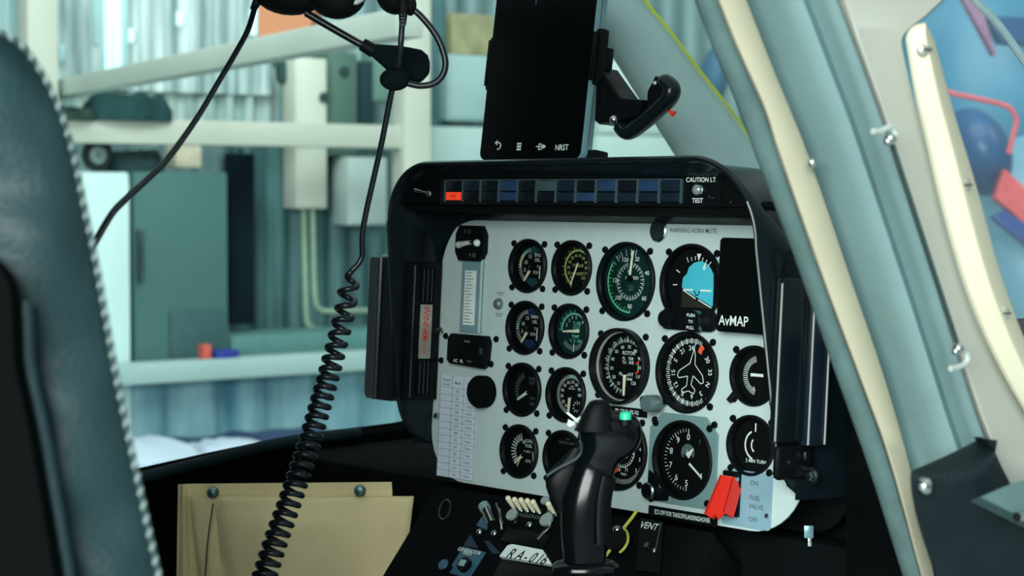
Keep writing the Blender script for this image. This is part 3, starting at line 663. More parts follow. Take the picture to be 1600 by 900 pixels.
for k in (-1, 0, 1): b.quad(x-.0034, y+k*.0031-.0010, x+.0034, y+k*.0031+.0010, z, WHITE)
x, y = T(845, 229); b.text('D', x-.0002, y, z, .010, WHITE); b.quad(x-.0075, y-.0005, x+.0045, y+.0005, z, WHITE); b.flat([(x+.0035, y+.0026), (x+.0080, y), (x+.0035, y-.0026)], z, WHITE)
x, y = T(878, 230); b.text('NRST', x, y, z, .0088, WHITE, sx=.95); x, y = T(838, 2); b.quad(x-.0012, y-.004, x+.0012, y+.004, z, TEALP)
b.build('screen', tab)
hc = T(760, 98)[1]
for sx in (-1, 1):
    b = B(BLACK); xx = sx*W2; b.box((min(xx, xx+sx*.0085), hc-.030, -.016), (max(xx, xx+sx*.0085), hc+.030, -.004), BLACK, .002); b.box((min(xx-sx*.03, xx+sx*.0085), hc-.012, -.026), (max(xx-sx*.03, xx+sx*.0085), hc+.012, -.0165), BLACK, .002)
    b.box((min(xx, xx-sx*.006)+sx*.006, hc-.026, -.003), (max(xx, xx-sx*.006)+sx*.006, hc+.026, .0005), BLACK, .001); b.build('clamp_jaw', tab)
b = B(STEEL); xs, ys = W2+.001, 0
b.tube([(W2-.001, .010, -.0085), (W2+.0012, .022, -.0085), (W2+.0012, H-.01, -.0085)], .0011, 8); tag(b.build('edge_bead', tab), 'bright metal bead')
b = B(BLACK); b.box((W2-.02, -.012, -.03), (W2+.012, .012, -.010), BLACK, .002); b.build('foot', tab)
# mount arm behind the tablet
def pshape(pxs, n): return [PP(x, y, n) for x, y in pxs]
t = on_panel('mount_arm', *PP(965, 165, -.05), 'black bent clamp arm with a lever, sticking out behind the tablet', 'mount', n=-.05)
c0 = Vector((*PP(965, 165, -.05), 0))
def loc(pxs, n=-.05): return [(p[0]-c0.x, p[1]-c0.y) for p in pshape(pxs, n)]
b = B(BLACK); b.plate(loc([(936, 122), (953, 108), (972, 135), (986, 154), (1020, 158), (1012, 182), (984, 192), (950, 196), (936, 184)]), [], -.014, .016, BLACK, bev=.003); b.build('hub', t)
b = B(HOOD); pp = [Vector((p[0], p[1], .004)) for p in loc([(975, 198), (986, 207), (1010, 191), (1034, 170), (1050, 154), (1054, 140), (1046, 130), (1038, 128)])]
pp = spline(pp, 5); b.tube(pp, [.0105]*(len(pp)-4)+[.010, .009, .008, .007], 12, squash=.8); b.build('lever', t, angle=60)
b = B(BLACK); b.plate(loc([(1020, 158), (1021, 144), (1033, 120), (1050, 126), (1046, 148), (1034, 166)]), [], -.006, .010, BLACK, bev=.002); b.build('lever_hook', t)
b = B(STEEL); x, y = loc([(976, 189)])[0]; b.ball((x, y, .016), .0052, STEEL, seg=14, rings=8); x, y = loc([(1038, 133)])[0]; b.ball((x, y, .014), .0030, STEEL, seg=12, rings=8); b.build('pivot_bolt', t)
b = B(REDP); b.plate(loc([(1043, 172), (1056, 174), (1050, 182)]), [], -.002, .001, REDP); tag(b.build('release_tab', t), 'small red tab')
b = B(CREAMP); b.plate(loc([(958, 120), (973, 138), (970, 141), (962, 136)]), [], -.004, .0, WHITE); b.build('label_tag', t)

# ------------------------------------------------------------------ posts and door frame on the near side
ys = list(range(-410, 1000, 30))
OUT = -Vector((CD.x, CD.y, 0)).normalized()
def strip(name, L, Rt, X, prof, m, th=.02, yy=ys, XL=None, **k):
    """band between two edges that lie in planes of constant X; prof = [(s, bulge, dX)]"""
    rows = []
    for y in yy:
        a = on_x(interp(L, y), y, X if XL is None else XL); c = on_x(interp(Rt, y), y, X)
        front = [a.lerp(c, s)+OUT*bu for s, bu in prof]
        back = [front[-1]+CD*th-CR*.004, front[0]+CD*th+CR*.004]
        rows.append(front+back)
    b = B(m); b.loft(rows, m, ring=True, caps=True); return b
E_GL = [(0, 1087), (78, 1116), (150, 1147), (240, 1181), (330, 1215), (384, 1236), (480, 1270), (565, 1300), (735, 1360), (900, 1412)]
E_BL = [(0, 1122), (75, 1152), (175, 1197), (210, 1207), (320, 1245), (450, 1291), (595, 1345), (710, 1387), (900, 1440)]
E_BR = [(0, 1168), (120, 1215), (235, 1262), (450, 1336), (595, 1385), (735, 1424), (900, 1460)]
E_PR = [(0, 1315), (85, 1347), (190, 1385), (240, 1400), (450, 1469), (535, 1495), (645, 1530), (695, 1549), (760, 1575), (900, 1625)]
E_CL = [(55, 1416), (150, 1432), (220, 1449), (320, 1472), (445, 1508), (540, 1546), (640, 1600), (760, 1680), (900, 1780)]
E_CR = [(55, 1466), (165, 1496), (280, 1531), (440, 1576), (560, 1622), (760, 1720), (900, 1800)]
PADG = mat('door_post_grey', (126, 156, 156), .75, spec=.2, var=.08, vscale=14, bump=.15, bscale=500)
PADS = mat('seal_grey', (92, 118, 116), .7, spec=.2, var=.15, vscale=30, bump=.15, bscale=400)
BEIGE = mat('trim_beige', (192, 187, 162), .5, spec=.3, var=.05, vscale=18)
BEIGE2 = mat('frame_beige', (176, 180, 170), .55, spec=.25, var=.04, vscale=8)
CREAM = mat('strip_cream', (216, 214, 186), .45, spec=.35, var=.03, vscale=10)
post = empty('door_post', on_x(1300, 880, .5), 'grey padded door post edged with a beige strip, crossing the right side', 'post')
strip('s', E_GL, E_BL, .485, [(0, -.006), (.08, 0), (.5, .003), (.92, 0), (1, -.006)], PADS, XL=.47).build('seal', post, True, 50)
tag(strip('s', E_BL, E_BR, .500, [(0, -.004), (.05, .001), (.10, .002), (.90, .003), (.96, .001), (1, -.005)], BEIGE).build('edge_strip', post, True, 50), 'beige strip')
yp = [y for y in ys if y <= 800]
strip('s', E_BR, E_PR, .570, [(0, -.012), (.07, -.026), (.16, -.022), (.26, -.004), (.36, .006), (.48, .009), (.58, .006), (.64, -.003), (.69, -.012), (.74, -.009), (.80, .000), (.88, .003), (.95, .001), (1, -.006)], PADG, XL=.50, yy=yp).build('padding', post, True, 60)
b = B(STEEL); p = on_x(1269, 254, .512); b.ball(p, .0042, STEEL, seg=12, rings=8); b.build('screw', post, True)
# door frame panel
E_W = [(-80, 1570), (0, 1477), (25, 1449), (42, 1427), (52, 1416), (64, 1411), (80, 1413), (150, 1429), (220, 1449), (320, 1471), (445, 1507), (540, 1545), (640, 1599), (760, 1680), (900, 1780)]
yd = list(range(-80, 40, 15))+list(range(40, 90, 6))+list(range(95, 1000, 25))
fr = empty('door_frame', on_x(1500, 700, .58), 'beige front door frame carrying the hinge hooks, beside the side window', 'door frame')
strip('s', E_PR, E_W, .585, [(0, -.010), (.03, -.002), (.08, 0), (.9, 0), (.96, .0005), (1, -.004)], BEIGE2, XL=.582, yy=yd).build('panel', fr, True, 40)
DKG = mat('gap_dark', (40, 62, 62), .6)
b = B(DKG); b.tube(spline([on_x(x, y, .597) for x, y in ((1392, 218), (1427, 325), (1462, 433), (1497, 540))], 6), .0016, 8); b.build('hinge_rod', fr, True)
for pts, bx in (([(1364, 205), (1376, 205), (1390, 198), (1397, 204), (1399, 212)], (1391, 217)), ([(1485, 576), (1498, 573), (1508, 568), (1512, 560), (1510, 552)], (1497, 545))):
    b = B(STEEL); b.tube(spline([on_x(x, y, .601) for x, y in pts], 4), .0021, 8, mat('hook_pale', (200, 214, 208), .4, metal=.3)); b.build('hook', fr, True)
    b = B(STEEL); b.ball(on_x(*bx, .599), .0046, STEEL, seg=14, rings=8); b.ball(on_x(bx[0]-4, bx[1]+4, .601), .0028, STEEL, seg=10, rings=6); b.build('hinge_bolt', fr, True)
# cream retaining strip with three screws
cs = empty('window_retainer', on_x(1545, 420, .6), 'cream metal retaining strip with three round screws along the side window', 'strip')
yc = [38, 40, 43, 47, 52, 58, 66]+list(range(75, 960, 20))
def nar(y): return 0 if y >= 66 else (1-sqrt(max(0, 1-((66-y)/30)**2)))*.5
rows = []
for y in yc:
    l, r = interp(E_CL, max(y, 55)), interp(E_CR, max(y, 55)); k = nar(y); w = r-l; l, r = l+w*k, r-w*k
    a = on_x(l, y, .600); c = on_x(r, y, .600)
    front = [a.lerp(c, s)+OUT*bu for s, bu in ((0, -.004), (.05, .001), (.10, .003), (.46, .012), (.54, .011), (.90, -.009), (.96, -.011), (1, -.016))]
    back = [front[-1]+CD*.006-CR*.002, front[0]+CD*.006+CR*.002]; rows.append(front+back)
b = B(CREAM); b.loft(rows, CREAM, ring=True, caps=True); b.build('strip', cs, True, 35)
for px, py in ((1442, 78), (1505, 289), (1566, 489)):
    p = on_x(px, py, .6045); b = B(STEEL); M = frame(p, Vector((0, 1, 0)), Vector((0, 0, 1)), Vector((1, 0, 0)))
    b.lathe([(.0062, -.004), (.0060, .0008), (.0048, .0030), (.0025, .0042), (.0001, .0045)], seg=20, m=mat('screw_pale', (205, 205, 190), .28, metal=.7), M=M); b.box((-.0045, -.0006, .0034), (.0045, .0006, .0046), DKSTEEL, M=M); b.build('screw', cs, True)
# side window bubble
ACR = glass('acrylic', .18, (232, 244, 246), .04, haze=.035)
E_BB = [(-80, 1480), (-20, 1508), (0, 1522), (30, 1553), (95, 1600), (160, 1640), (300, 1700), (500, 1760), (900, 1850)]
rows = []
for y in list(range(-60, 640, 20)):
    a = on_x(interp(E_W, y)-4, y, .578); c = on_x(max(interp(E_BB, y), interp(E_W, y)+6), y, .34)
    rows.append([a.lerp(c, s)+Vector((.10*sin(pi*s), 0, 0))*(1 if s < 1 else 0) for s in [i/12 for i in range(13)]])
b = B(ACR); b.loft(rows, ACR); w = struct(b.build('window_1', None, angle=80))
b = B(mat('acrylic_edge_highlight', (205, 224, 228), .15, spec=.8)); b.tube([r[-1] for r in rows], .0040, 8); struct(b.build('trim_1', None))  # pale tube colour paints in the highlight along the bubble edge
# windscreen centre post with yellow edge seal
E_PL = [(-80, 852), (60, 940), (250, 1060), (400, 1155)]
E_PX = [(-80, 950), (0, 1006), (50, 1047), (110, 1092), (175, 1143), (220, 1175), (300, 1228), (400, 1290)]
yw = list(range(-400, 480, 20))
wp = empty('windscreen_post', on_x(1120, 260, -.26), 'pale grey-blue windscreen centre post sloping down behind the tablet', 'post')
prof = [(s, .028*sin(pi*s)**.8-.004 if 0 < s < 1 else -.010) for s in [i/14 for i in range(15)]]
strip('s', E_PL, E_PX, -.26, prof, mat('post_pale_grey', (172, 200, 198), .75, spec=.2, var=.05, vscale=12, bump=.1, bscale=300), yy=yw, th=.03).build('post_body', wp, True, 60)
YS = mat('seal_yellow', (205, 215, 60), .5, spec=.3)
b = B(YS); b.tube([on_x(interp(E_PX, y)+1, y, -.256) for y in range(-400, 300, 15)], .0020, 8); tag(b.build('edge_seal', wp, True), 'thin yellow seal')
WS = glass('windscreen_acrylic', .25, (236, 246, 246), .03)
rows = []
for y in yw:
    a = on_x(interp(E_PX, y)-2, y, -.265); c = on_x(interp(E_GL, y)+8, y, .455); rows.append([a.lerp(c, s)+Vector((0, .06*sin(pi*s), 0)) for s in [i/8 for i in range(9)]])
b = B(WS); b.loft(rows, WS); struct(b.build('window_2', None, angle=80))
# lower corner: dark cover and grey lever
cv = empty('leather_cover', on_x(1500, 890, .6), 'dark leather cover with one snap, wrapping the foot of the door post', 'cover')
LE = mat('leather_dark', (16, 30, 34), .6, spec=.25, var=.25, vscale=25, bump=.3, bscale=350)
TL = [(690, 1530), (700, 1512), (720, 1470), (735, 1436), (741, 1424), (780, 1426), (830, 1438), (900, 1462), (960, 1485)]
TR = [(684, 1538), (695, 1547), (720, 1560), (752, 1577), (780, 1592), (830, 1650), (960, 1720)]
rows = []
for y in [686, 692, 700, 710, 720, 730, 738, 742, 750, 765, 780, 800, 830, 870, 910, 960]:
    l = interp(TL, y); r = max(interp(TR, y), l+4)
    a = on_x(l, y, .590); c = on_x(r, y, .615); fr_ = [a.lerp(c, s)+Vector((.010*sin(pi*s)+.006*sin(9*s+y*.02)*s*(1-s), 0, 0)) for s in [i/12 for i in range(13)]]
    rows.append(fr_+[fr_[-1]+CD*.02-CR*.004, fr_[0]+CD*.02+CR*.004])
b = B(LE); b.loft(rows, LE, ring=True, caps=True); b.build('cover_body', cv, True, 60)
p = on_x(1447, 760, .600); b = B(STEEL); M = frame(p, Vector((0, 1, 0)), Vector((0, 0, 1)), Vector((1, 0, 0))); b.lathe([(.0062, -.003), (.0058, .0015), (.004, .0035), (.0001, .0042)], seg=18, M=M); b.build('snap', cv, True)
lv = empty('door_lever', on_x(1580, 800, .66), 'grey wedge-shaped lever at the lower right edge', 'lever')
LG = mat('lever_grey', (118, 150, 150), .4, metal=.4)
def ws(pxs, X): return [on_x(x, y, X) for x, y in pxs]
tp = ws([(1533, 777), (1578, 757), (1640, 735), (1680, 800), (1640, 830), (1592, 806)], .66); bt = [p+CD*.03-Vector((0, 0, .006)) for p in tp]
b = B(LG); n = len(tp); b.add(tp+bt, [tuple(range(n))[::-1], tuple(range(n, 2*n))]+[(i, (i+1) % n, n+(i+1) % n, n+i) for i in range(n)], LG); b.build('blade', lv, True)
b = B(STEEL); b.tube(ws([(1589, 808), (1600, 806), (1625, 800)], .664), .0034, 8); b.build('edge_bead', lv, True)
# ------------------------------------------------------------------ cockpit shell (dark)
CLOTH = mat('lining_black', (8, 12, 13), .9, spec=.04, var=.3, vscale=15)
b = B(CLOTH); b.box((-.60, .035, .55), (.47, .07, 1.452), CLOTH, .004); b.box((-.27, .088, 1.3), (.47, .11, 1.56), CLOTH, .004); b.box((.268, .03, 1.2), (.47, .34, 1.655), CLOTH, .02); b.box((-.60, .03, 1.2), (-.278, .34, 1.455), CLOTH, .015)
struct(b.build('wall_front', None))
b = B(CLOTH); b.box((-.64, -1.1, .50), (.47, .07, .55), CLOTH); struct(b.build('floor_cockpit', None)).name = 'floor'
rows = []
for x, y in ((120, 752), (200, 735), (330, 706), (450, 681), (610, 661), (700, 645)):
    p = on_x(x, y, -.60); q = p+Vector((-.035, 0, -.012)); rows.append([p+Vector((.0, 0, -.028)), p+Vector((.008, 0, -.010)), p, q, q+Vector((0, 0, -.9)), p+Vector((.0, 0, -.9))])
b = B(CLOTH); b.loft(rows, CLOTH, ring=True, caps=True); d = struct(b.build('door_1', None, angle=50))
b = B(mat('lining_slate', (22, 38, 42), .8, spec=.1, var=.4, vscale=12)); b.tube(spline([on_x(x, y, -.588) for x, y in ((150, 765), (215, 748), (330, 719), (440, 692), (560, 676))], 6), .0075, 10); b.build('sill_piping', d, True)
LW = glass('door_acrylic', .10, (240, 248, 248), .05)
rows = []
for x, y in ((-260, 800), (200, 736), (610, 662), (760, 640)):
    p = on_x(x, y, -.618); rows.append([p+Vector((0, 0, k*.11)) + Vector((.03*sin(pi*k/6), 0, 0)) for k in range(7)])
b = B(LW); b.loft(rows, LW); struct(b.build('window_3', None, angle=80))
b = B(CLOTH); b.box((-.66, -1.10, .5), (-.63, -.37, 2.12), mat('cabin_dark', (26, 32, 33), .9, spec=.05)); struct(b.build('wall_left_cabin', None)).name = 'wall_side'  # unseen cabin side wall, added to keep gauge glass reflections dark
CAB = mat('cabin_dark', (26, 32, 33), .9, spec=.05)
b = B(CAB); b.box((-.66, -1.16, .5), (.42, -1.10, 2.12), CAB); struct(b.build('wall_rear', None))  # unseen rear bulkhead, put in so the gauge glass reflects something dark
b = B(CAB); b.box((-.66, -1.16, 2.12), (.60, -.30, 2.16), CAB, .01); struct(b.build('ceiling', None))

# ------------------------------------------------------------------ centre pedestal below the panel
ca, sa = cos(radians(49)), sin(radians(49))
MQ = frame(O+PV*-.143+PN*.004, Vector((1, 0, 0)), Vector((0, ca, sa)), Vector((0, -sa, ca)))
ped = empty('pedestal', MQ, 'black sloping switch pedestal below the grey panel', 'console')
b = B(BLACKM); b.plate(rr(-.25, -.26, .16, -.001, .01), [], -.05, 0, BLACKM, bev=.002); b.build('top_plate', ped)
def Q(x, y, n=0.0): return on_frame(MQ, x, y, n)
SL = mat('slate_plate', (48, 92, 112), .45, spec=.35, var=.15); SLD = mat('slate_plate_dark', (26, 48, 66), .45, spec=.3)
def pq(name, pxs, m, h=.0014, txt=None):
    b = B(m); b.plate([Q(x, y) for x, y in pxs], [], .0002, h, m, bev=.0003)
    for s, x, y, size in (txt or []): u, v = Q(x, y); b.text(s, u, v, h+.0003, size, WHITE)
    return b.build(name, ped)
pq('label_plate', [(757, 804), (766, 813), (761, 829), (745, 822)], SL)
pq('label_plate', [(736, 836), (749, 858), (725, 854)], SLD)
pq('label_plate', [(725, 855), (760, 864), (734, 905), (700, 895)], SL, txt=[('GENERATOR', 735, 862, .0062), ('FIELD', 732, 866, .0055)])
pq('label_plate', [(765, 846), (784, 866), (770, 866), (757, 846)], SLD)
def on_ped(name, px, py, label, cat, group=None): u, v = Q(px, py); return empty(name, MQ @ Matrix.Translation((u, v, 0)), label, cat, group)
IV = mat('toggle_ivory', (226, 224, 190), .4, spec=.4, var=.03)
tips = [(806, 797), (816, 799), (826, 800), (836, 801), (845, 803), (869, 806)]
for i, (x, y) in enumerate(tips):
    lab = ['leftmost ivory-tipped toggle switch of the row under the panel edge', 'second ivory-tipped toggle switch from the left in the row', 'third ivory-tipped toggle switch from the left in the row', 'fourth ivory-tipped toggle switch from the left in the row', 'fifth ivory-tipped toggle switch, beside the silver paddle', 'lone ivory-tipped toggle switch nearest the cyclic grip'][i]
    t = on_ped('toggle_switch', x, y, lab, 'switch', 'ivory-tipped toggle switches')
    b = B(DKSTEEL); b.lathe([(.0032, 0), (.0032, .003), (.0022, .004), (.0001, .004)], seg=12); b.build('collar', t)
    b = B(IV); b.tube([(0, 0, .003), (0, .002, .013), (0, .003, .0175)], [.0019, .0027, .0031], 10); b.ball((0, .003, .0175), .0031, IV, seg=10, rings=6); b.build('lever', t)
def paddle(px, py, label, h=.016, r=.0045, tip=(0, .004, .018)):
    t = on_ped('paddle_switch', px, py, label, 'switch', 'silver paddle switches'); b = B(BLACK); b.lathe([(.006, 0), (.006, .004), (.004, .006)], seg=12); b.build('base', t)
    b = B(STEEL); b.tube([(0, 0, .003), Vector(tip)*.7], [.0018, .0022], 8); b.build('stem', t)
    b = B(mat('disc_grey', (168, 188, 184), .4, metal=.5)); T = Matrix.Translation(Vector(tip)*.72); b.lathe([(.0001, 0), (r, 0), (r, .0028), (.0001, .0034)], seg=20, M=T); b.build('cap', t)
paddle(806, 816, 'silver round-capped paddle switch under the ivory toggle row', r=.0068, tip=(0, .004, .012))
paddle(860, 824, 'silver round-capped paddle switch lowest beside the cyclic grip', r=.0078, tip=(0, .004, .012))
paddle(864, 808, 'small silver paddle switch leaning over the ivory toggles', r=.0048, tip=(-.006, .012, .022))
t = on_ped('cylinder_switch', 776, 815, 'bright silver cylindrical switch left of the ivory toggles', 'switch')
b = B(STEEL); b.tube([(-.012, .006, .011), (.002, -.006, .006)], .0055, 14); b.build('barrel', t)
b = B(mat('disc_grey2', (150, 178, 182), .4, metal=.4)); b.tube([(-.018, .010, .0125), (-.012, .006, .0110)], .0062, 14); b.build('cap', t)
b = B(STEEL); b.tube([(-.004, .016, .010), (.016, -.004, .004)], .0013, 8, DKSTEEL); b.tube([(.000, .012, .006), (.018, -.010, .003)], .0016, 8); b.build('rod', t)
for x, y, lab in ((752, 834, 'bright round-headed screw left on the pedestal'), (775, 836, 'round-headed screw at the centre of the pedestal switches'), (830, 823, 'bright small knob in the middle of the pedestal')):
    t = on_ped('dome_screw', x, y, lab, 'screw'); b = B(STEEL); b.ball((0, 0, .003), (.0040, .0040, .0036), STEEL, seg=12, rings=8); b.build('head', t)
for x, y in ((812, 804), (822, 806), (832, 807), (842, 809)):
    u, v = Q(x, y); b = B(GREYG); b.text('ON', u, v, .0004, .006, GREYG); b.build('lettering', ped)
u, v = Q(818, 838, .004); b = B(BLACK); b.box((u-.03, v-.010, 0), (u+.034, v+.008, .004), BLACK, .0015); b.build('switch_block', ped)
# registration placard
MR = [(780, 869), (793, 852), (800, 850), (848, 859), (862, 882)]
t = on_ped('registration_placard', 826, 871, 'white placard with black italic registration letters on the pedestal', 'placard')
o_ = Q(826, 871); b = B(WHITE); b.plate([(Q(x, y, .005)[0]-o_[0], Q(x, y, .005)[1]-o_[1]) for x, y in MR], [], .0003, .005, WHITE)
for ch, x in (('R', 800), ('A', 813), ('-', 823), ('0', 833), ('1', 843), ('6', 851)):
    i = (x-797)/10.2; u, v = Q(x+1, 864.2+i*1.9, .0053); vs, fs = text_mesh(ch); SH = Matrix(((1, .35, 0, 0), (0, 1, 0, 0), (0, 0, 1, 0), (0, 0, 0, 1)))
    b.add(vs, fs, BLACK, Matrix.Translation((u-o_[0], v-o_[1], .0053)) @ Matrix.Rotation(radians(0), 4, 'Z') @ SH @ Matrix.Diagonal((.0150, .0175, 1, 1)))
b.build('plate', t)
b = B(BLACK); u, v = Q(818, 892, .004); b.box((u-.038, v-.020, 0), (u+.04, v+.0085, .004), BLACK, .0015); b.build('switch_block', ped)
u, v = Q(729, 886); t = empty('push_button', MQ @ Matrix.Translation((u, v, 0)), 'black push button with pale square face on the slate plate', 'button')
b = B(BLACK); b.lathe([(.008, 0), (.008, .007), (.0001, .0072)], seg=20); b.build('bezel', t); b = B(mat('lamp_pale', (130, 170, 178), .4)); b.box((-.0042, -.0038, .007), (.0042, .0038, .009), None, .0008); b.build('button_cap', t)
t = on_ped('rotary_knob', 701, 890, 'small round knob at the lower left of the pedestal', 'knob'); b = B(BLACK); b.lathe([(.006, 0), (.0065, .010)], seg=20); b.lathe([(.0065, .010), (.0055, .0115), (.0001, .0115)], seg=20, m=SL); b.build('knob_cap', t)
t = on_ped('pull_ring', 705, 806, 'thin metal ring hanging in the dark left of the pedestal switches', 'ring'); b = B(DKSTEEL); b.tube([(.0085*cos(2*pi*i/28), .0100*sin(2*pi*i/28), .012+.004*sin(2*pi*i/28)) for i in range(28)], .0009, 8, closed=True); b.build('ring_wire', t)
t = on_ped('cable_loop', 862, 835, 'bright bent wire beside the cyclic grip', 'wire'); o_ = Q(862, 835); pp = [(Q(x, y)[0]-o_[0], Q(x, y)[1]-o_[1], .010) for x, y in ((865, 808), (868, 818), (866, 832), (858, 840), (848, 851))]
b = B(STEEL); b.tube(spline(pp, 6), .0013, 8); b.build('wire', t)
# vent control right of the grip
t = on_ped('vent_control', 1020, 845, 'black vent control plate with white lettering and a thin lever', 'control'); o_ = Q(1020, 845)
def q2(x, y): u, v = Q(x, y); return (u-o_[0], v-o_[1])
b = B(BLACK); b.plate([q2(1003, 812), (q2(1040, 818)), (q2(1034, 900)), (q2(996, 894))], [], .0003, .004, BLACK, bev=.0008); x, y = q2(1018, 825); b.text('VENT', x, y, .0043, .0105, WHITE, sx=.9); b.build('plate', t)
b = B(DKSTEEL); b.tube([(*q2(1038, 822), .006), (*q2(1031, 866), .008)], .0008, 8); x, y = q2(1030, 868); b.ball((x, y, .009), (.0022, .0032, .0022), STEEL, seg=10, rings=6); x, y = q2(1021, 859); b.tube([(x-.004, y, .004), (x-.004, y, .008)], .003, 10); b.build('lever', t)
t = on_ped('dome_screw', 967, 831, 'bright dome screw right of the cyclic grip', 'screw'); b = B(STEEL); b.ball((0, 0, .003), .0050, STEEL, seg=14, rings=8); b.build('head', t)
t = on_ped('yellow_wire', 985, 845, 'yellow-green wire curling beside the vent control', 'wire'); o_ = Q(985, 845)
YW = mat('wire_yellow', (196, 200, 90), .5, spec=.3)
b = B(YW); b.tube(spline([(*q2(1000, 803), .006), (*q2(993, 815), .007), (*q2(981, 832), .008)], 4), .0017, 8); b.tube(spline([(*q2(981, 832), .008), (*q2(988, 842), .009), (*q2(989, 855), .010), (*q2(983, 866), .010), (*q2(975, 870), .008)], 5), .0014, 8); b.tube([(*q2(961, 865), .008), (*q2(951, 878), .008)], .0016, 8); b.build('wire', t)
t = on_ped('rotary_knob', 972, 852, 'dark round rotary knob inside the yellow wire loop', 'knob'); b = B(BLACK); b.lathe([(.013, 0), (.012, .010), (.0001, .0105)], seg=26); b.build('knob_cap', t)
r_ = ray(1263, 850); CLIP = CAM+r_*((.030-CAM.y)/r_.y)
t = empty('metal_clip', CLIP, 'small shiny metal clip on the dark lining below the panel', 'clip')
b = B(mat('clip_blue_steel', (120, 160, 170), .3, metal=.7)); M = frame(CLIP+Vector((0, 0, .012)), CR, Vector((0, 0, 1)), CR.cross(Vector((0, 0, 1)))); b.box((-.0045, -.006, 0), (.0045, .006, .003), None, .0006, M); b.box((-.001, -.014, .0), (.003, -.006, .003), STEEL, .0006, M); b.build('plate', t, True)

# ------------------------------------------------------------------ cyclic grip
DG = 1.63
grip = empty('cyclic_grip', P(908, 990, DG), 'black cyclic control grip with green button and trigger, in front of the gauges', 'control stick')
GB = mat('grip_black', (8, 13, 15), .15, spec=.3, var=.1)
def ringed(table, depth, k, m, seg=28, yy=None, pw=2.4):
    rows = []
    for y, l, r in table:
        c = P((l+r)/2, y, depth); h = (r-l)/2*depth/F; row = []
        for j in range(seg):
            a = 2*pi*j/seg; ex = 2/pw; cx_ = abs(cos(a))**ex*(1 if cos(a) >= 0 else -1); sx_ = abs(sin(a))**ex*(1 if sin(a) >= 0 else -1)
            row.append(c+CR*h*cx_-Vector((CD.x, CD.y, 0)).normalized()*min(h*k, .021)*sx_)
        rows.append(row)
    b = B(m); b.loft(rows, m, ring=True, caps=True, flip=True); return b
tl = [(960, 885), (925, 884), (880, 880), (860, 879), (830, 876), (800, 876), (770, 881), (740, 892), (715, 902), (695, 906), (675, 903), (660, 900), (650, 904), (643, 914)]
tr = [(960, 950), (925, 948), (880, 947), (860, 948), (830, 949), (800, 951), (770, 955), (740, 960), (722, 968), (705, 992), (690, 1001), (675, 1004), (660, 1000), (650, 992), (643, 975)]
tab_ = [(y, interp(tl[::-1], y), interp(tr[::-1], y)) for y in (960, 930, 900, 880, 860, 840, 820, 800, 780, 760, 745, 732, 722, 714, 706, 698, 690, 682, 674, 666, 658, 652, 647, 644, 643)]
ringed(tab_, DG, .72, GB).build('handle', grip, True, 60)
ringed([(893, 866, 960), (890, 862, 966), (884, 862, 967), (879, 868, 962), (876, 878, 952)], DG, .7, GB).build('collar', grip, True)
ringed([(672, 897, 962), (660, 903, 958), (645, 910, 955), (632, 918, 953), (627, 922, 951), (625, 928, 946)], DG-.012, .8, BLACK).build('trim_hat', grip, True)
b = ringed([(664, 967, 987), (660, 967, 987), (655, 967, 987)], DG-.016, 1, BLACK); b.build('button_collar', grip, True)
b = ringed([(662, 968, 986.5), (647, 968, 986.5), (644, 970, 985), (643, 973, 982)], DG-.016, 1, mat('button_green', (50, 205, 160), .35, spec=.4, var=.04), pw=2.0); tag(b.build('push_button', grip, True), 'bright green push button')
tg = []
for l, r, y in ((876, 908, 700), (868, 906, 716), (858, 905, 732), (852, 904, 748), (853, 902, 762), (858, 898, 776), (866, 894, 790), (872, 890, 802)): tg.append((y, l+ (18 if y < 740 else 0)*(740-y)/40, r))
ringed([(y, l, r) for y, l, r in tg], DG+.004, .5, BLACK).build('trigger', grip, True)
b = B(STEEL); b.tube(spline([P(x, y, DG-.008) for x, y in ((909, 690), (908, 706), (900, 717), (888, 724), (870, 733), (854, 744))], 5), .0012, 8, DKSTEEL); tag(b.build('trigger_guard', grip, True), 'thin metal guard')
wt = B(WHITE); 
for pl in ([(884, 645), (888, 644), (908, 660), (905, 663)], [(886, 664), (888, 655), (898, 660), (897, 664), (890, 667)], [(899, 655), (908, 650), (909, 657), (904, 660)]):
    f_ = [P(x, y, DG-.012) for x, y in pl]; k_ = [P(x, y, DG-.004) for x, y in pl]; n = len(pl); wt.add(f_+k_, [tuple(range(n)), tuple(range(n, 2*n))[::-1]]+[(i, n+i, n+(i+1) % n, (i+1) % n) for i in range(n)], WHITE)
tag(wt.build('toggle', grip, True), 'small white toggle')
b = B(BLACK); b.tube([P(908, 930, DG), P(912, 1100, DG), Vector((.12, -.33, .56))], [.016, .013, .013], 14); b.build('stick', grip, True)
b = B(BLACK); b.tube(spline([P(x, y, DG-.014) for x, y in ((952, 745), (945, 780), (943, 820), (944, 850))], 5), .004, 8, BLACK, squash=2); b.build('thumb_plate', grip, True)

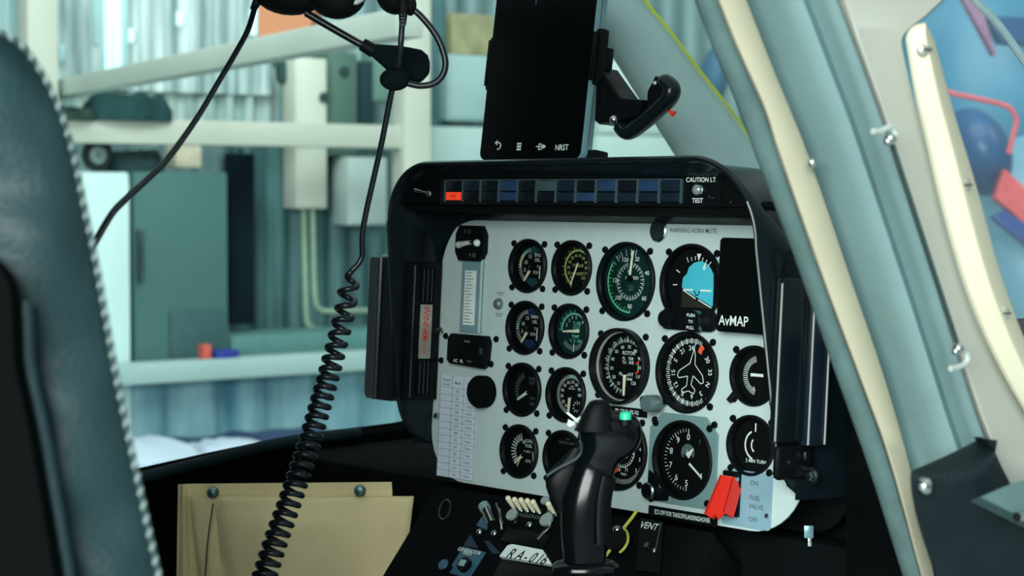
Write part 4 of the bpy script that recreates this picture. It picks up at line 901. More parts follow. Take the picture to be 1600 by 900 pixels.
# ------------------------------------------------------------------ headsets and cords
HB = mat('headset_black', (13, 17, 18), .6, spec=.15); FO = mat('foam_black', (16, 26, 30), .95, spec=.03, bump=.4, bscale=900); CB = mat('cord_black', (16, 26, 32), .32, spec=.4)
HD = 1.74
hs = empty('headset', P(500, -20, HD), 'black headset with flared padded boom, hanging at the top left', 'headset')
def cam_ball(px, py, d, rx, ry, rd, m, rot=0):
    s = d/F; Rm = frame(P(px, py, d), CR, CU, -CD) @ Matrix.Rotation(radians(rot), 4, 'Z'); b = B(m); b.ball((0, 0, 0), (rx*s, ry*s, rd), m, Rm, 28, 16); return b
cam_ball(455, -16, HD, 60, 40, .022, HB).build('ear_cup', hs, True)
cam_ball(527, -10, HD-.02, 46, 40, .020, HB).build('ear_cup', hs, True)
b = B(HB); b.tube(spline([P(x, y, HD) for x, y in ((425, -30), (430, -110), (490, -160), (550, -110), (550, -30))], 6), .007, 10, squash=.5); b.build('headband', hs, True)
b = B(HB); b.tube(spline([P(x, y, HD-.01) for x, y in ((478, 20), (505, 36), (540, 56), (572, 74))], 5), .0034, 10, CB); b.tube([P(566, 69, HD-.01), P(584, 80, HD-.01)], [.0058, .0064], 12); b.build('boom', hs, True)
ring_ = []
for t_, w_, th_ in ((0, 8, .004), (.15, 13, .006), (.35, 20, .008), (.55, 25, .009), (.75, 29, .009), (.88, 25, .008), (.96, 15, .006), (1, 4, .003)):
    c = P(578+t_*92, 76+t_*38, HD-.01); ax = (CR*.38+CU*.92).normalized(); ring_.append([c+ax*(w_*HD/F)*cos(2*pi*j/20)-CD*th_*sin(2*pi*j/20) for j in range(20)])
b = B(FO); b.loft(ring_, FO, ring=True, caps=True); b.build('boom_pad', hs, True, 70)
b = B(HB); b.tube([P(410, -8, HD), P(402, 2, HD), P(395, 16, HD)], [.005, .0042, .003], 10); b.build('strain_relief', hs, True)
b = B(STEEL); b.tube(spline([P(x, y, HD-.03) for x, y in ((543, 6), (556, 2), (566, -4))], 4), .0034, 8, WHITE); tag(b.build('gap_glimpse', hs, True), 'pale glimpse through the gap')  # pale tube added for the bright gap between the ear cups
h2 = empty('headset', P(620, -10, 1.70), 'black headset with round foam microphone on a curled boom, hanging over the coiled cord', 'headset')
cam_ball(618, -10, 1.70, 31, 33, .018, HB).build('ear_cup', h2, True)
cam_ball(641, 8, 1.69, 10, 17, .008, HB).build('boom_pivot', h2, True)
b = B(CB); b.tube(spline([P(x, y, 1.69) for x, y in ((640, 12), (652, 20), (668, 37), (683, 58), (693, 82), (696, 102), (690, 120), (676, 131), (656, 134), (636, 130))], 6), .0029, 10); b.build('boom', h2, True)
cam_ball(617, 124, 1.69, 24, 18, .011, FO, 0).build('microphone_foam', h2, True)
b = B(HB); b.tube([P(630, 2, 1.68), P(630, 20, 1.68), P(629, 40, 1.68)], [.0050, .0042, .0030], 10)
for k in range(5): b.tube([P(626, 18+k*5, 1.677), P(633, 18.5+k*5, 1.677)], .0008, 6, GREYG)
b.build('strain_relief', h2, True)
b = B(CB); b.tube(spline([P(x, y, d) for x, y, d in ((399, 8, 1.74), (388, 45, 1.72), (372, 76, 1.70), (345, 122, 1.66), (310, 181, 1.6), (270, 238, 1.53), (240, 271, 1.48), (200, 308, 1.42), (175, 334, 1.38), (146, 383, 1.32), (118, 430, 1.25))], 6), .0026, 10)
tag(b.build('headset_cable', None), 'thin black cable sagging from the headset down behind the seat edge', 'cable')
# straight lead, then the coil
lead = [P(x, y, d) for x, y, d in ((629, 26, 1.68), (626, 70, 1.68), (620, 110, 1.69), (610, 152, 1.70), (598, 215, 1.71), (587, 265, 1.72), (572, 332, 1.73), (566, 368, 1.735), (566, 398, 1.74), (560, 412, 1.74), (548, 424, 1.74))]
lead = spline(lead, 6)
axis = spline([P(x, y, d) for x, y, d in ((549, 424, 1.74), (545, 450, 1.74), (538, 490, 1.74), (527, 535, 1.735), (514, 585, 1.73), (500, 635, 1.72), (484, 690, 1.71), (466, 745, 1.70), (449, 795, 1.69), (430, 848, 1.68), (412, 905, 1.67), (395, 960, 1.66))], 60)
ph = pi*.5; coil = []; s_acc = 0
for i, p in enumerate(axis):
    if i: s_acc += (axis[i]-axis[i-1]).length
    k = i/len(axis); pitch = .0162 if k < .12 else max(.0092, .0150-.0100*(k-.12)/.45*1.0)
    if i: ph += 2*pi*(axis[i]-axis[i-1]).length/pitch
    r = min(.0074+.0016*k, .0010+s_acc*.5); t_ = (axis[min(i+1, len(axis)-1)]-axis[max(i-1, 0)]).normalized(); e1 = (CR-t_*CR.dot(t_)).normalized(); e2 = t_.cross(e1)
    coil.append(p+e1*r*cos(ph)+e2*r*sin(ph))
b = B(CB); b.tube(lead, .0027, 10); b.tube(coil, .0028, 8); tag(b.build('coiled_cord', None, angle=80), 'black coiled cord hanging from the headset past the pouch', 'cord')

# ------------------------------------------------------------------ tan pouch
TAN = mat('pouch_tan', (232, 219, 170), .85, spec=.1, var=.10, vscale=9, bump=.35, bscale=700)
PD = 2.18
po = empty('map_pouch', P(460, 960, PD), 'tan canvas map pouch with two snaps, hanging at the lower left', 'pouch')
def slab(pxs, d, th, m, b=None):
    b = b or B(m); f_ = [P(x, y, d) for x, y in pxs]; k_ = [P(x, y, d+th) for x, y in pxs]; n = len(pxs); b.add(f_+k_, [tuple(range(n)), tuple(range(n, 2*n))[::-1]]+[(i, n+i, n+(i+1) % n, (i+1) % n) for i in range(n)], m); return b
slab([(280, 757), (292, 756), (612, 753), (613, 770), (611, 980), (276, 980)], PD+.006, .006, TAN).build('back_flap', po, True)
PL_ = [(776, 296), (790, 297), (850, 304), (900, 311), (980, 320)]; PR_ = [(776, 646), (850, 637), (900, 631), (980, 622)]
rows = []
for i in range(25):
    y = 776+i*8.4; l = interp(PL_, y); r = interp(PR_, y); row = []
    for j in range(37):
        s = j/36; bu = .018*sin(pi*s)**.9*min(1, (y-774)/40.0)+.003*sin(5*s+y*.02)*sin(pi*s)-.010*(1/(1+((s-.10-.0002*(y-780))/.018)**2))*(1 if y > 778 else 0)+.003*(1/(1+((y-783)/3)**2))
        p = P(l+(r-l)*s, y+ (1.5*sin(9*s))*0, PD); row.append(p-CD*bu)
    rows.append(row)
rows.insert(0, [p+CD*.006 for p in rows[0]])
b = B(TAN); b.loft(rows, TAN, flip=True); bk = [[p for p in r] for r in rows]; o = b.build('front_pocket', po, True, 70)
sm = o.modifiers.new('thickness', 'SOLIDIFY'); sm.thickness = .0025; sm.offset = -1
rows = []
for i in range(16):
    y = 757+i*15; rows.append([P(280-i*.25, y, PD), P(286, y, PD-.006), P(291+i*.55, y, PD+.002), P(293+i*.9, y, PD+.012), P(284, y, PD+.010)])
b = B(TAN); b.loft(rows, TAN, ring=True, caps=True); b.build('gusset', po, True, 50)
HEM = mat('pouch_hem', (214, 204, 164), .85, spec=.1)
b = B(HEM); b.tube([P(interp(PR_, y)-1, y, PD-.001) for y in range(777, 980, 12)], .0014, 6); b.tube([P(x, 777, PD-.001) for x in range(612, 648, 6)], .0010, 6); b.build('hem', po, True)
b = B(HEM); b.tube([P(280-i*.25, 757+i*15, PD-.0005) for i in range(15)], .0014, 6); b.build('hem', po, True)
SN = mat('snap_metal', (70, 100, 100), .3, metal=.8)
for x, y in ((332, 770), (562, 767)):
    M = frame(P(x, y, PD-.002), CR, CU, -CD); b = B(SN); b.lathe([(.0066, -.006), (.0064, .001), (.0045, .0032), (.0001, .0038)], seg=20, M=M); b.build('snap', po, True)
b = B(mat('thread_dark', (70, 68, 48), .8)); b.tube([P(x, y, PD-.013) for x, y in ((333, 787), (328, 820), (324, 850), (320, 905))], .0009, 6); b.build('seam', po, True)

# ------------------------------------------------------------------ pilot seat back at the left edge
SEAT = mat('seat_leather', (34, 60, 64), .5, spec=.3, var=.18, vscale=7, bump=.35, bscale=260)
SD = 1.02
st = empty('pilot_seat', P(60, 990, SD), 'dark teal leather pilot seat back with pale twisted piping, at the left edge', 'seat')
E_SR = [(30, -60), (52, -2), (68, 28), (100, 54), (150, 82), (200, 101), (260, 117), (330, 131), (400, 146), (500, 164), (600, 182), (700, 203), (800, 224), (900, 246), (1000, 268)]
E_SL = [(30, -330), (400, -300), (560, 40), (660, 52), (760, 70), (900, 96), (1000, 112)]
rows = []
for y in [44, 52, 60, 70, 85]+list(range(100, 1010, 20)):
    r = interp(E_SR, y); l = -260.0
    row = []
    for s, bu, dd in ((0, 0, .00), (.25, .012, 0), (.5, .020, 0), (.66, .022, 0), (.78, .020, 0), (.87, .016, 0), (.93, .010, 0), (.97, .003, 0), (1, -.004, 0), (.97, -.03, 0), (0, -.08, 0)):
        x = l+(r-l)*s; wv = .003*sin(y*.021+s*7)+.002*sin(y*.05-s*5)
        row.append(P(x, y, SD)-CD*(bu+wv*(1 if 0 < s < .95 else 0)))
    rows.append(row)
b = B(SEAT); b.loft(rows, SEAT, ring=True, caps=True); b.build('back_cushion', st, True, 70)
pip = spline([P(interp(E_SR, y)+1, y, SD+.004) for y in [34, 44, 52, 62, 80]+list(range(100, 1000, 40))], 26)
ROPE = mat('piping_pale', (140, 158, 155), .7, spec=.15); ROPED = mat('piping_dark', (60, 84, 84), .7, spec=.15)
for nm, off, m in (('piping', 0, ROPE), ('piping', pi, ROPED)):
    s_ = 0; pts_ = []
    for i, p in enumerate(pip):
        if i: s_ += (pip[i]-pip[i-1]).length
        t_ = (pip[min(i+1, len(pip)-1)]-pip[max(i-1, 0)]).normalized(); e1 = t_.cross(CD).normalized(); e2 = t_.cross(e1); a = off+s_/.0075*2*pi
        pts_.append(p+(e1*cos(a)+e2*sin(a))*.0012)
    b = B(m); b.tube(pts_, .0012, 7); b.build(nm, st, True, 80)
b = B(CAB); b.box((.05, -1.05, .55), (.47, -.55, .98), CAB, .03); b.box((.10, -1.05, .9), (.44, -.93, 1.6), CAB, .03); b.build('seat_base', st, True)
# dark side bolster overlapping the cushion at the lower left
E_BO = [(400, -10), (430, 22), (480, 32), (530, 34), (570, 36), (650, 54), (760, 74), (900, 98), (1000, 114)]
rows = []
for y in range(400, 1010, 20):
    r = interp(E_BO, y); l = -260; rows.append([P(l, y, SD-.05), P(l+(r-l)*.6, y, SD-.062), P(r-14, y, SD-.056), P(r-3, y, SD-.046), P(r, y, SD-.030), P(r-4, y, SD-.008), P(l, y, SD+.02)])
b = B(mat('seat_shell_black', (10, 13, 14), .9, spec=.04)); b.loft(rows, ring=True, caps=True); b.build('side_shell', st, True, 60)
b = B(SEAT); b.tube(spline([P(interp(E_BO, y)+9, y, SD-.036) for y in (470, 520, 560, 600, 680, 760, 850, 940, 1000)], 5), [.0035]*41, 10); b.build('welt', st, True, 70)
# ------------------------------------------------------------------ hangar beyond the cockpit
wa = radians(7)
WD = Vector((sin(wa), cos(wa), 0)); WN = Vector((cos(wa), -sin(wa), 0))
MW = frame(P(350, 297, 8.2), WD, Vector((0, 0, 1)), WN)
zc = MW.translation.z
def W(x, y, off=0.0): return on_frame(MW, x, y, off)
def wbox(name, x0, y0, x1, y1, off, dep, m, bev=.006, parent=None, build=True, b=None):
    a = W(x0, y1, off); c = W(x1, y0, off); b = b or B(m); b.box((a[0], a[1], off-dep), (c[0], c[1], off), m, bev, MW); return b
def wstruct(name, *a, **k): return struct(wbox(name, *a, **k).build(name, None))
def wthing(name, label, cat, *a, **k): return tag(wbox(name, *a, **k).build(name, None), label, cat)
def corrug(name, s0, s1, z0, z1, off, pitch, amp, m, col2=None):
    n = int((s1-s0)/pitch*10); rows = []
    prof = [0, 0, .2, .8, 1, 1, 1, .8, .2, 0]
    for i in range(n+1):
        s = s0+(s1-s0)*i/n; h = prof[i % 10]*amp; rows.append([MW @ Vector((s, z, off+h)) for z in (z0, z1)])
    b = B(m); b.loft(rows, m, flip=True)
    back = [[p-WN*(amp+.03) for p in r] for r in (rows[0], rows[-1])]; b.loft(back, m); return b
gz = -zc
ST = (5, 5, .35)
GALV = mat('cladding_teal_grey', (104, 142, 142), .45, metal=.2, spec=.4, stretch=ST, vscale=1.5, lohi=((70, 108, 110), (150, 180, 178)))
s0 = W(-250, 300)[0]; s1 = W(1700, 300)[0]
struct(corrug('wall_left', s0, s1, gz, 6, 0, .15, .03, GALV).build('wall_left', None))
b = B(mat('floor_concrete', (150, 160, 160), .6, var=.1, vscale=1.5)); b.box((-14, -6, -.1), (14, 22, 0), None); struct(b.build('floor', None))
# upper translucent sheets, dark lower sheets
TR1 = mat('sheet_translucent', (170, 196, 192), .3, spec=.6, stretch=(5, 5, .5), vscale=2.4, lohi=((92, 132, 132), (214, 232, 228)))  # light streaks in the ramp paint reflections and skylight on the sheet
a = W(88, 300, .10)[0]; c = W(420, 300, .10)[0]
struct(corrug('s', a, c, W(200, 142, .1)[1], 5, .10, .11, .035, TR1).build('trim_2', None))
LITW = mat('streak_glow', (205, 240, 240), .4, emit=.75, var=.25, vscale=4)  # glow colour for strips that paint bright streaks on the sheets
SK2 = mat('streak_glow_dim', (160, 200, 200), .4, emit=.28, var=.3, vscale=4)
n_ = 1
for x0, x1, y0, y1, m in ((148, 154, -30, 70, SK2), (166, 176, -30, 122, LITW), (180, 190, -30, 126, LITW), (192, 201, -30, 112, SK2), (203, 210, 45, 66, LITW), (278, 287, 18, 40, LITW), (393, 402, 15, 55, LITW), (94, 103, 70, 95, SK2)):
    n_ += 1; struct(wbox('w', x0, y0, x1, y1, .15, .02, m, .004).build('window_%d' % (n_+2), None))  # added glow strips for the bright streaks, not window openings
DKC = mat('cladding_dark', (22, 58, 64), .5, spec=.3, var=.5, vscale=5)
a = W(352, 300, .08)[0]; c = W(640, 300, .08)[0]
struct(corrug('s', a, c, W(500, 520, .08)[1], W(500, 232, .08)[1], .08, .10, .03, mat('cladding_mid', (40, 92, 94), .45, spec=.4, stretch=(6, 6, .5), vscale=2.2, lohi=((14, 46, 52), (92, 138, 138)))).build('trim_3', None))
wthing('tarpaulin', 'nearly black hanging sheet right of the grey cabinet', 'sheet', 360, 240, 398, 508, .40, .05, mat('sheet_black', (10, 30, 36), .8, spec=.1, var=.5, vscale=3))
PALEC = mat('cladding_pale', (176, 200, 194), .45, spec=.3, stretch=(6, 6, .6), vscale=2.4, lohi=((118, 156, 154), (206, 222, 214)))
a = W(90, 300, .06)[0]; c = W(470, 300, .06)[0]
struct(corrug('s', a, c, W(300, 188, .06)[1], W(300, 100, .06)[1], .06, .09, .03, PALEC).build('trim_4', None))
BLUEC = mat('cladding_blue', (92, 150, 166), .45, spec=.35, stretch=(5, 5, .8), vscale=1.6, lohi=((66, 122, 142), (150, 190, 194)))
a = W(-80, 300, .63)[0]; c = W(760, 300, .63)[0]
struct(corrug('s', a, c, gz, W(300, 585, .63)[1], .615, .22, .03, BLUEC).build('trim_5', None))
# steel framing
FRM = mat('steel_frame_white', (192, 200, 184), .5, spec=.3, var=.05, vscale=3)
def beam(name, x0, x1, y, off, h, m=FRM, d=.10):
    z = W(350, y, off)[1]; a = W(x0, y, off)[0]; c = W(x1, y, off)[0]; b = B(m); b.box((a, z-h/2, off-d), (c, z+h/2, off), m, .004, MW); return struct(b.build(name, None))
beam('trim_6', -60, 652, 208, .62, .095)
beam('trim_7', -60, 660, 577, .75, .078, mat('steel_frame_cool', (164, 194, 188), .5, spec=.3, var=.04, vscale=3))
wstruct('trim_8', 45, -40, 90, 226, .63, .10, FRM); wstruct('trim_9', 632, -40, 674, 700, .64, .10, FRM)
p0 = P(60, 146, 7.6); p1 = P(640, 8, 4.35); p1.z = p0.z
b = B(mat('steel_frame_sage', (196, 212, 198), .5, spec=.3, var=.05, vscale=3)); dv = (p1-p0).normalized(); b.box((0, -.035, -.032), ((p1-p0).length, .035, .032), None, .004, frame(p0, dv, Vector((0, 0, 1)).cross(dv), Vector((0, 0, 1)))); struct(b.build('trim_10', None))
# things along the wall
cab = empty('refrigerator', MW @ Vector((W(162, 400, .5)[0], gz, .5)), 'tall white cabinet next to the seat edge', 'cabinet')
WC = mat('cabinet_white', (206, 238, 232), .35, spec=.4, var=.05, vscale=2)
a0 = W(100, 268, .62); c0 = W(206, 268, .62)
b = B(WC); b.box((a0[0], gz, .1), (c0[0], a0[1], .60), WC, .012, MW); b.build('body', cab, True)
b = B(WC); b.box((a0[0]+.01, gz+.08, .602), (c0[0]-.01, a0[1]-.035, .62), WC, .006, MW); b.build('door', cab, True)
gc = empty('storage_cabinet', MW @ Vector((W(280, 400, .5)[0], gz, .5)), 'wide grey-green cabinet with a shaded lower recess', 'cabinet')
GC = mat('cabinet_grey_green', (70, 108, 104), .6, spec=.25, var=.08, vscale=2)
a0 = W(209, 268, .60); c0 = W(356, 268, .60)
b = B(GC); b.box((a0[0], gz, .1), (c0[0], a0[1], .60), GC, .01, MW); b.build('body', gc, True)
b = B(mat('cabinet_shadow_green', (50, 88, 88), .6)); q0 = W(266, 486, .612); q1 = W(352, 560, .612); b.box((q0[0], q1[1]-.3, .60), (q1[0], q0[1], .612), None, .004, MW); b.build('recess_shade', gc, True)  # darker copy of the cabinet green paints the recess shade
b = B(DKSTEEL); q0 = W(218, 400, .63); b.box((q0[0], q0[1]-.10, .60), (q0[0]+.015, q0[1]+.10, .63), None, .004, MW); b.build('handle', gc, True)
zt = a0[1]
# clutter on the cabinets and on the girt
DT = mat('bag_dark_teal', (34, 66, 66), .8, spec=.15, var=.5, vscale=9)
c0 = W(120, 245, .5)
M = MW @ Matrix.Translation((W(152, 246, .5)[0], zt+.062, .5)); b = B(mat('tyre_black', (20, 34, 36), .8)); b.tube([(.048*cos(2*pi*i/28), .048*sin(2*pi*i/28), 0) for i in range(28)], .016, 10, closed=True, M=M); b.lathe([(.034, -.01), (.034, .01), (.012, .014), (.012, -.012)], seg=24, m=mat('hub_pale', (150, 170, 166), .5, metal=.4), M=M); tag(b.build('small_wheel', None), 'small wheel with pale hub lying on the white cabinet', 'wheel')
def lump(name, label, cat, x0, y0, x1, y1, off, m, seed, dep=.2, group=None):
    rnd = random.Random(seed); a = W(x0, y1, off); c = W(x1, y0, off); rows = []
    for i in range(13):
        t_ = i/12; sh = (.55+.45*sin(pi*min(1, max(0, t_))))**.5; h = (c[1]-a[1])*(.80+.2*rnd.random()) if 0 < i < 12 else (c[1]-a[1])*.6
        rows.append([MW @ Vector((a[0]+(c[0]-a[0])*t_, a[1]+z*h, off-dep/2+d*dep/2*sh)) for d, z in ((-1, 0), (-1, .6), (-.6, .95), (0, 1), (.6, .95), (1, .6), (1, 0))])
    b = B(m); b.loft(rows, m, ring=True, caps=True); return tag(b.build(name, None, angle=60), label, cat, group)
lump('duffel_bag', 'dark teal bag lying on the upper beam near the white column', 'bag', 156, 143, 274, 187, .66, DT, 1)
lump('cloth_bundle', 'low dark bundle on the beam left of the bag', 'bundle', 98, 165, 154, 187, .66, mat('bundle_dark', (40, 66, 58), .9, var=.4), 2)
lump('tool_bag', 'dark slumped bag on top of the grey-green cabinet', 'bag', 190, 232, 262, 268, .55, mat('bag_black_teal', (24, 52, 54), .85, var=.4), 3)
wthing('paper_stack', 'cream paper stack behind the bag, on the cabinet right end', 'paper', 275, 228, 315, 262, .30, .1, mat('paper_cream', (226, 218, 190), .8))
# box row right of the dark sheet
for i, a in enumerate(((464, 92, 512, 326, .30, .12, (214, 220, 204), 'cable_duct', 'tall white duct crossing behind the upper beam', 'duct'),
        (514, 84, 560, 243, .25, .14, (86, 118, 106), 'junction_box', 'grey-green electrical box above the beam', 'box'),
        (586, 74, 622, 158, .22, .12, (118, 156, 144), 'junction_box', 'pale green electrical box beside the white column', 'box'),
        (545, 246, 606, 352, .30, .14, (196, 216, 210), 'junction_box', 'white electrical box below the beam', 'box'),
        (700, 88, 775, 188, .22, .10, (160, 192, 188), 'junction_box', 'large pale grey box left of the tablet', 'box'),
        (674, 200, 790, 300, .30, .10, (176, 204, 198), 'wall_cabinet', 'pale cabinet just above the left end of the hood', 'cabinet'),
        (932, 214, 1070, 330, .30, .10, (168, 200, 194), 'wall_cabinet', 'pale cabinet seen under the mount arm', 'cabinet'),
        (938, 100, 1075, 209, .30, .10, (176, 206, 200), 'wall_cabinet', 'pale cabinet behind the mount arm', 'cabinet'))):
    x0, y0, x1, y1, off, dep, col, nm, lab, cat = a
    m = mat('box_paint_%d' % i, col, .5, spec=.3, var=.06, vscale=3); q0 = W(x0, y1, off); q1 = W(x1, y0, off)
    t = empty(nm, MW @ Vector(((q0[0]+q1[0])/2, q0[1], off-dep)), lab, cat); b = B(m); b.box((q0[0], q0[1], off-dep), (q1[0], q1[1], off-.006), m, .006, MW); b.build('body', t, True)
    b = B(m); b.box((q0[0]+.012, q0[1]+.012, off-.006), (q1[0]-.012, q1[1]-.012, off), m, .003, MW); b.build('cover', t, True)
    if i in (0, 1): b = B(mat('port_dark', (40, 66, 66), .5)); z_ = q1[1]-.13*(i+1); b.lathe([(.022, 0), (.022, .012), (.0001, .013)], seg=16, M=MW @ Matrix.Translation((q1[0]-.022 if i == 0 else (q0[0]+q1[0])/2, W(500, 152 if i == 0 else 110, off)[1], off))); b.build('gland', t, True)
wthing('wall_gap', 'dark narrow strip for the shaded gap between the green boxes', 'board', 562, 96, 584, 192, .20, .04, mat('gap_shade', (26, 64, 70), .8))  # dark strip stands in for the shade in the gap
wthing('wall_board', 'ochre board above the large pale box', 'board', 706, 24, 772, 84, .20, .06, mat('board_ochre', (150, 152, 112), .8, var=.3, vscale=10))
wthing('wall_post', 'dark post right of the white column', 'post', 676, -30, 698, 196, .15, .08, mat('post_dark_teal', (70, 112, 116), .6, var=.3, vscale=8))
wthing('cable_coil', 'dark cable bundle hanging left of the duct', 'cable', 436, 92, 455, 132, .22, .05, mat('cable_dark', (36, 74, 68), .8, var=.4, vscale=20), bev=.03)
OR = mat('cardboard_orange', (192, 132, 98), .8, spec=.1, var=.06, vscale=5)
b = B(OR); f_ = [P(x, y, 6.3) for x, y in ((404, -40), (500, -40), (486, 40), (462, 52), (404, 72))]; n = len(f_); bk = [p+CD*.25 for p in f_]; b.add(f_+bk, [tuple(range(n)), tuple(range(n, 2*n))[::-1]]+[(i, n+i, n+(i+1) % n, (i+1) % n) for i in range(n)], OR); tag(b.build('cardboard_box', None), 'orange cardboard box above the sloping beam, under the headset', 'box')
CP = mat('pipe_cream', (150, 176, 150), .5, spec=.3)
t = empty('conduit_pipe', MW @ Vector((*W(485, 512, .25), .25)), 'cream conduit pipes bending right below the white duct', 'pipe')
for dx, dy in ((0, 0), (14, -28)):
    b = B(CP); b.tube(spline([MW @ Vector((*W(x, y, .25), .25)) for x, y in ((474+dx, 322), (476+dx, 420), (478+dx, 490+dy), (482+dx, 508+dy), (494+dx, 514+dy), (540, 514+dy), (640, 512+dy))], 5), .012, 8); b.build('pipe', t, True)
wthing('detergent_box', 'small red box on the lower beam', 'box', 318, 538, 331, 566, .72, .05, mat('box_red', (206, 92, 78), .6))
wthing('detergent_bag', 'small dark blue packet on the lower beam, beside the red box', 'packet', 338, 546, 374, 566, .72, .06, mat('packet_blue', (34, 52, 140), .6))
wthing('work_bench', 'low grey bench surface behind the coiled cord', 'bench', 362, 512, 660, 575, .60, .3, mat('bench_grey', (82, 130, 126), .7, var=.1))
lump('plastic_sheet', 'crumpled white plastic sheeting on a table beyond the door sill', 'sheet', 150, 690, 340, 760, 1.45, mat('sheet_white', (196, 212, 226), .5, var=.1, vscale=6), 6, .5)
lump('plastic_sheet', 'crumpled dark blue sheeting behind the white sheeting', 'sheet', 190, 668, 560, 740, .98, mat('sheet_navy', (44, 66, 96), .5, var=.3, vscale=6), 8, .3)
lump('plastic_sheet', 'small white sheet fold just right of the larger sheeting', 'sheet', 350, 690, 452, 750, 1.4, mat('sheet_white', (196, 212, 226), .5), 9, .4)

# ------------------------------------------------------------------ beyond the windscreen and side window
b = B(mat('wall_pale', (138, 166, 166), .7, var=.06, vscale=1)); a = P(1250, 297, 14); c = P(1900, 297, 13); dv = (c-a).normalized(); dv.z = 0
b.box((-3, -.2, -a.z), (8, 0, 6-a.z), None, 0, frame(a, dv, Vector((0, 0, 1)).cross(dv), Vector((0, 0, 1)))); struct(b.build('wall_front_hangar', None)).name = 'wall_back'
SB = mat('aircraft_blue', (56, 128, 156), .35, spec=.5, var=.08, vscale=2); DB = mat('aircraft_dark_blue', (28, 84, 128), .35, spec=.5, var=.15, vscale=3); PK = mat('aircraft_red', (226, 96, 100), .45, spec=.4)
ac = empty('parked_helicopter', on_z(1540, 560, 0), 'blue and red parked helicopter seen through the side window', 'helicopter')
AD = 6.4
def blob(px, py, d, rx, ry, rd, m, rot=0, seg=32):
    return cam_ball(px, py, d, rx, ry, rd, m, rot)
blob(1545, 330, AD+.9, 190, 420, .6, SB, 8).build('fuselage', ac, True, 60)
blob(1575, 440, AD+.75, 180, 300, .62, mat('aircraft_pale_blue', (112, 166, 186), .35, spec=.5, var=.06, vscale=2), 6).build('lower_hull', ac, True, 60)
blob(1526, 238, AD, 50, 72, .16, DB, 22).build('engine_cover', ac, True, 60)
fr2 = frame(P(1600, 40, AD), CR, CU, -CD); s_ = AD/F
b = B(DB); b.plate([(x*s_, y*s_) for x, y in ((-60, 14), (120, 8), (120, -40), (-40, -28))], [], -.05, .03, DB, bev=.01, M=fr2); b.build('rotor_blade', ac, True)
b = B(PK); b.tube(spline([P(x, y, AD-.2) for x, y in ((1470, 140), (1492, 147), (1530, 155), (1568, 164), (1582, 174), (1588, 190), (1582, 215), (1576, 240))], 5), .008, 8); b.build('hand_rail', ac, True)
b = B(PK); f2 = frame(P(1590, 320, AD-.15), CR, CU, -CD); b.plate([(x*s_, y*s_) for x, y in ((-22, 55), (60, -20), (60, -75), (-36, 10))], [], -.04, .02, PK, bev=.006, M=f2); b.build('stripe', ac, True)
b = B(DB); f2 = frame(P(1600, 370, AD-.15), CR, CU, -CD); b.plate([(x*s_, y*s_) for x, y in ((-50, 30), (-30, 40), (60, -20), (60, -60))], [], -.04, .02, mat('aircraft_navy', (40, 72, 140), .4), bev=.006, M=f2); b.build('skid_fairing', ac, True)
b = B(mat('reflection_mauve', (150, 110, 140), .5)); f2 = frame(P(1530, 40, AD-.2), CR, CU, -CD); b.plate([(x*s_, y*s_) for x, y in ((-38, 60), (-8, 60), (24, -44), (20, -46))], [], -.03, .02, None, bev=.004, M=f2); tag(b.build('pink_reflection', ac, True), 'mauve painted reflection')  # added plate paints the pinkish reflection in the side window
b = blob(1116, 118, AD+1.2, 25, 50, .10, mat('tank_blue', (48, 96, 126), .5, spec=.4), -14); gp = P(1116, 118, AD+1.2); gt = empty('gas_tank', Vector((gp.x, gp.y, 0)), 'dark blue rounded tank seen between windscreen post and door post', 'tank'); b.build('tank_body', gt, True)
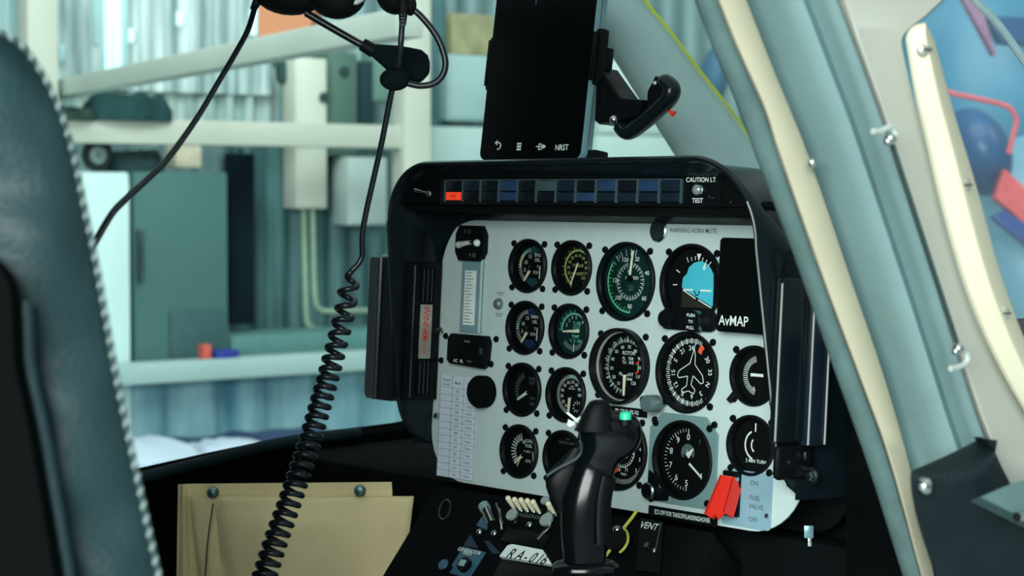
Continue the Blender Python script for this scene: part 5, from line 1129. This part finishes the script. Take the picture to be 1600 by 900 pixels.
b = B(DKSTEEL); b.tube([Vector((gp.x, gp.y, 0)), Vector((gp.x, gp.y, gp.z-.05))], .018, 10); b.lathe([(.0001, 0), (.16, 0), (.16, .03), (.0001, .04)], seg=20, M=Matrix.Translation((gp.x, gp.y, 0))); b.build('stand', gt, True)

# ------------------------------------------------------------------ light, world, camera
wd = bpy.data.worlds.new('hangar_daylight'); S.world = wd; wd.use_nodes = True
nt = wd.node_tree; bg = nt.nodes['Background']
tc = nt.nodes.new('ShaderNodeTexCoord'); sp = nt.nodes.new('ShaderNodeSeparateXYZ'); rp = nt.nodes.new('ShaderNodeValToRGB')
nt.links.new(tc.outputs['Generated'], sp.inputs[0]); nt.links.new(sp.outputs['Z'], rp.inputs['Fac'])
rp.color_ramp.elements[0].position = 0; rp.color_ramp.elements[0].color = (.22, .27, .27, 1)
rp.color_ramp.elements[1].position = .9; rp.color_ramp.elements[1].color = (.90, 1.0, .985, 1)
nt.links.new(rp.outputs['Color'], bg.inputs['Color']); bg.inputs['Strength'].default_value = WORLD
def area(name, loc, target, size, power, col=(.93, 1, .985)):
    l = bpy.data.lights.new(name, 'AREA'); l.energy = power; l.shape = 'RECTANGLE'; l.size, l.size_y = size; l.color = col
    o = bpy.data.objects.new(name, l); COL.objects.link(o); o.location = loc; o.rotation_euler = (Vector(target)-Vector(loc)).to_track_quat('-Z', 'Y').to_euler(); return o
for nm, loc, tg_, sz, pw, *cc in LIGHTS: area(nm, loc, tg_, sz, pw, *(cc or [(.93, 1, .985)]))
cam = bpy.data.cameras.new('camera'); co = bpy.data.objects.new('camera', cam); COL.objects.link(co)
cam.sensor_width = 36; cam.lens = F/1600*36; cam.clip_start = .02; cam.clip_end = 200
co.matrix_world = frame(CAM, CR, CU, -CD)
cam.dof.use_dof = True; cam.dof.focus_distance = 1.90; cam.dof.aperture_fstop = 9
S.camera = co
S.view_settings.view_transform = 'Standard'; S.view_settings.look = 'None'; S.view_settings.gamma = 1; S.view_settings.use_curve_mapping = False
S.view_settings.exposure = 0
S.cycles.use_denoising = True
S.cycles.max_bounces = 8; S.cycles.transparent_max_bounces = 12; S.cycles.sample_clamp_indirect = 4
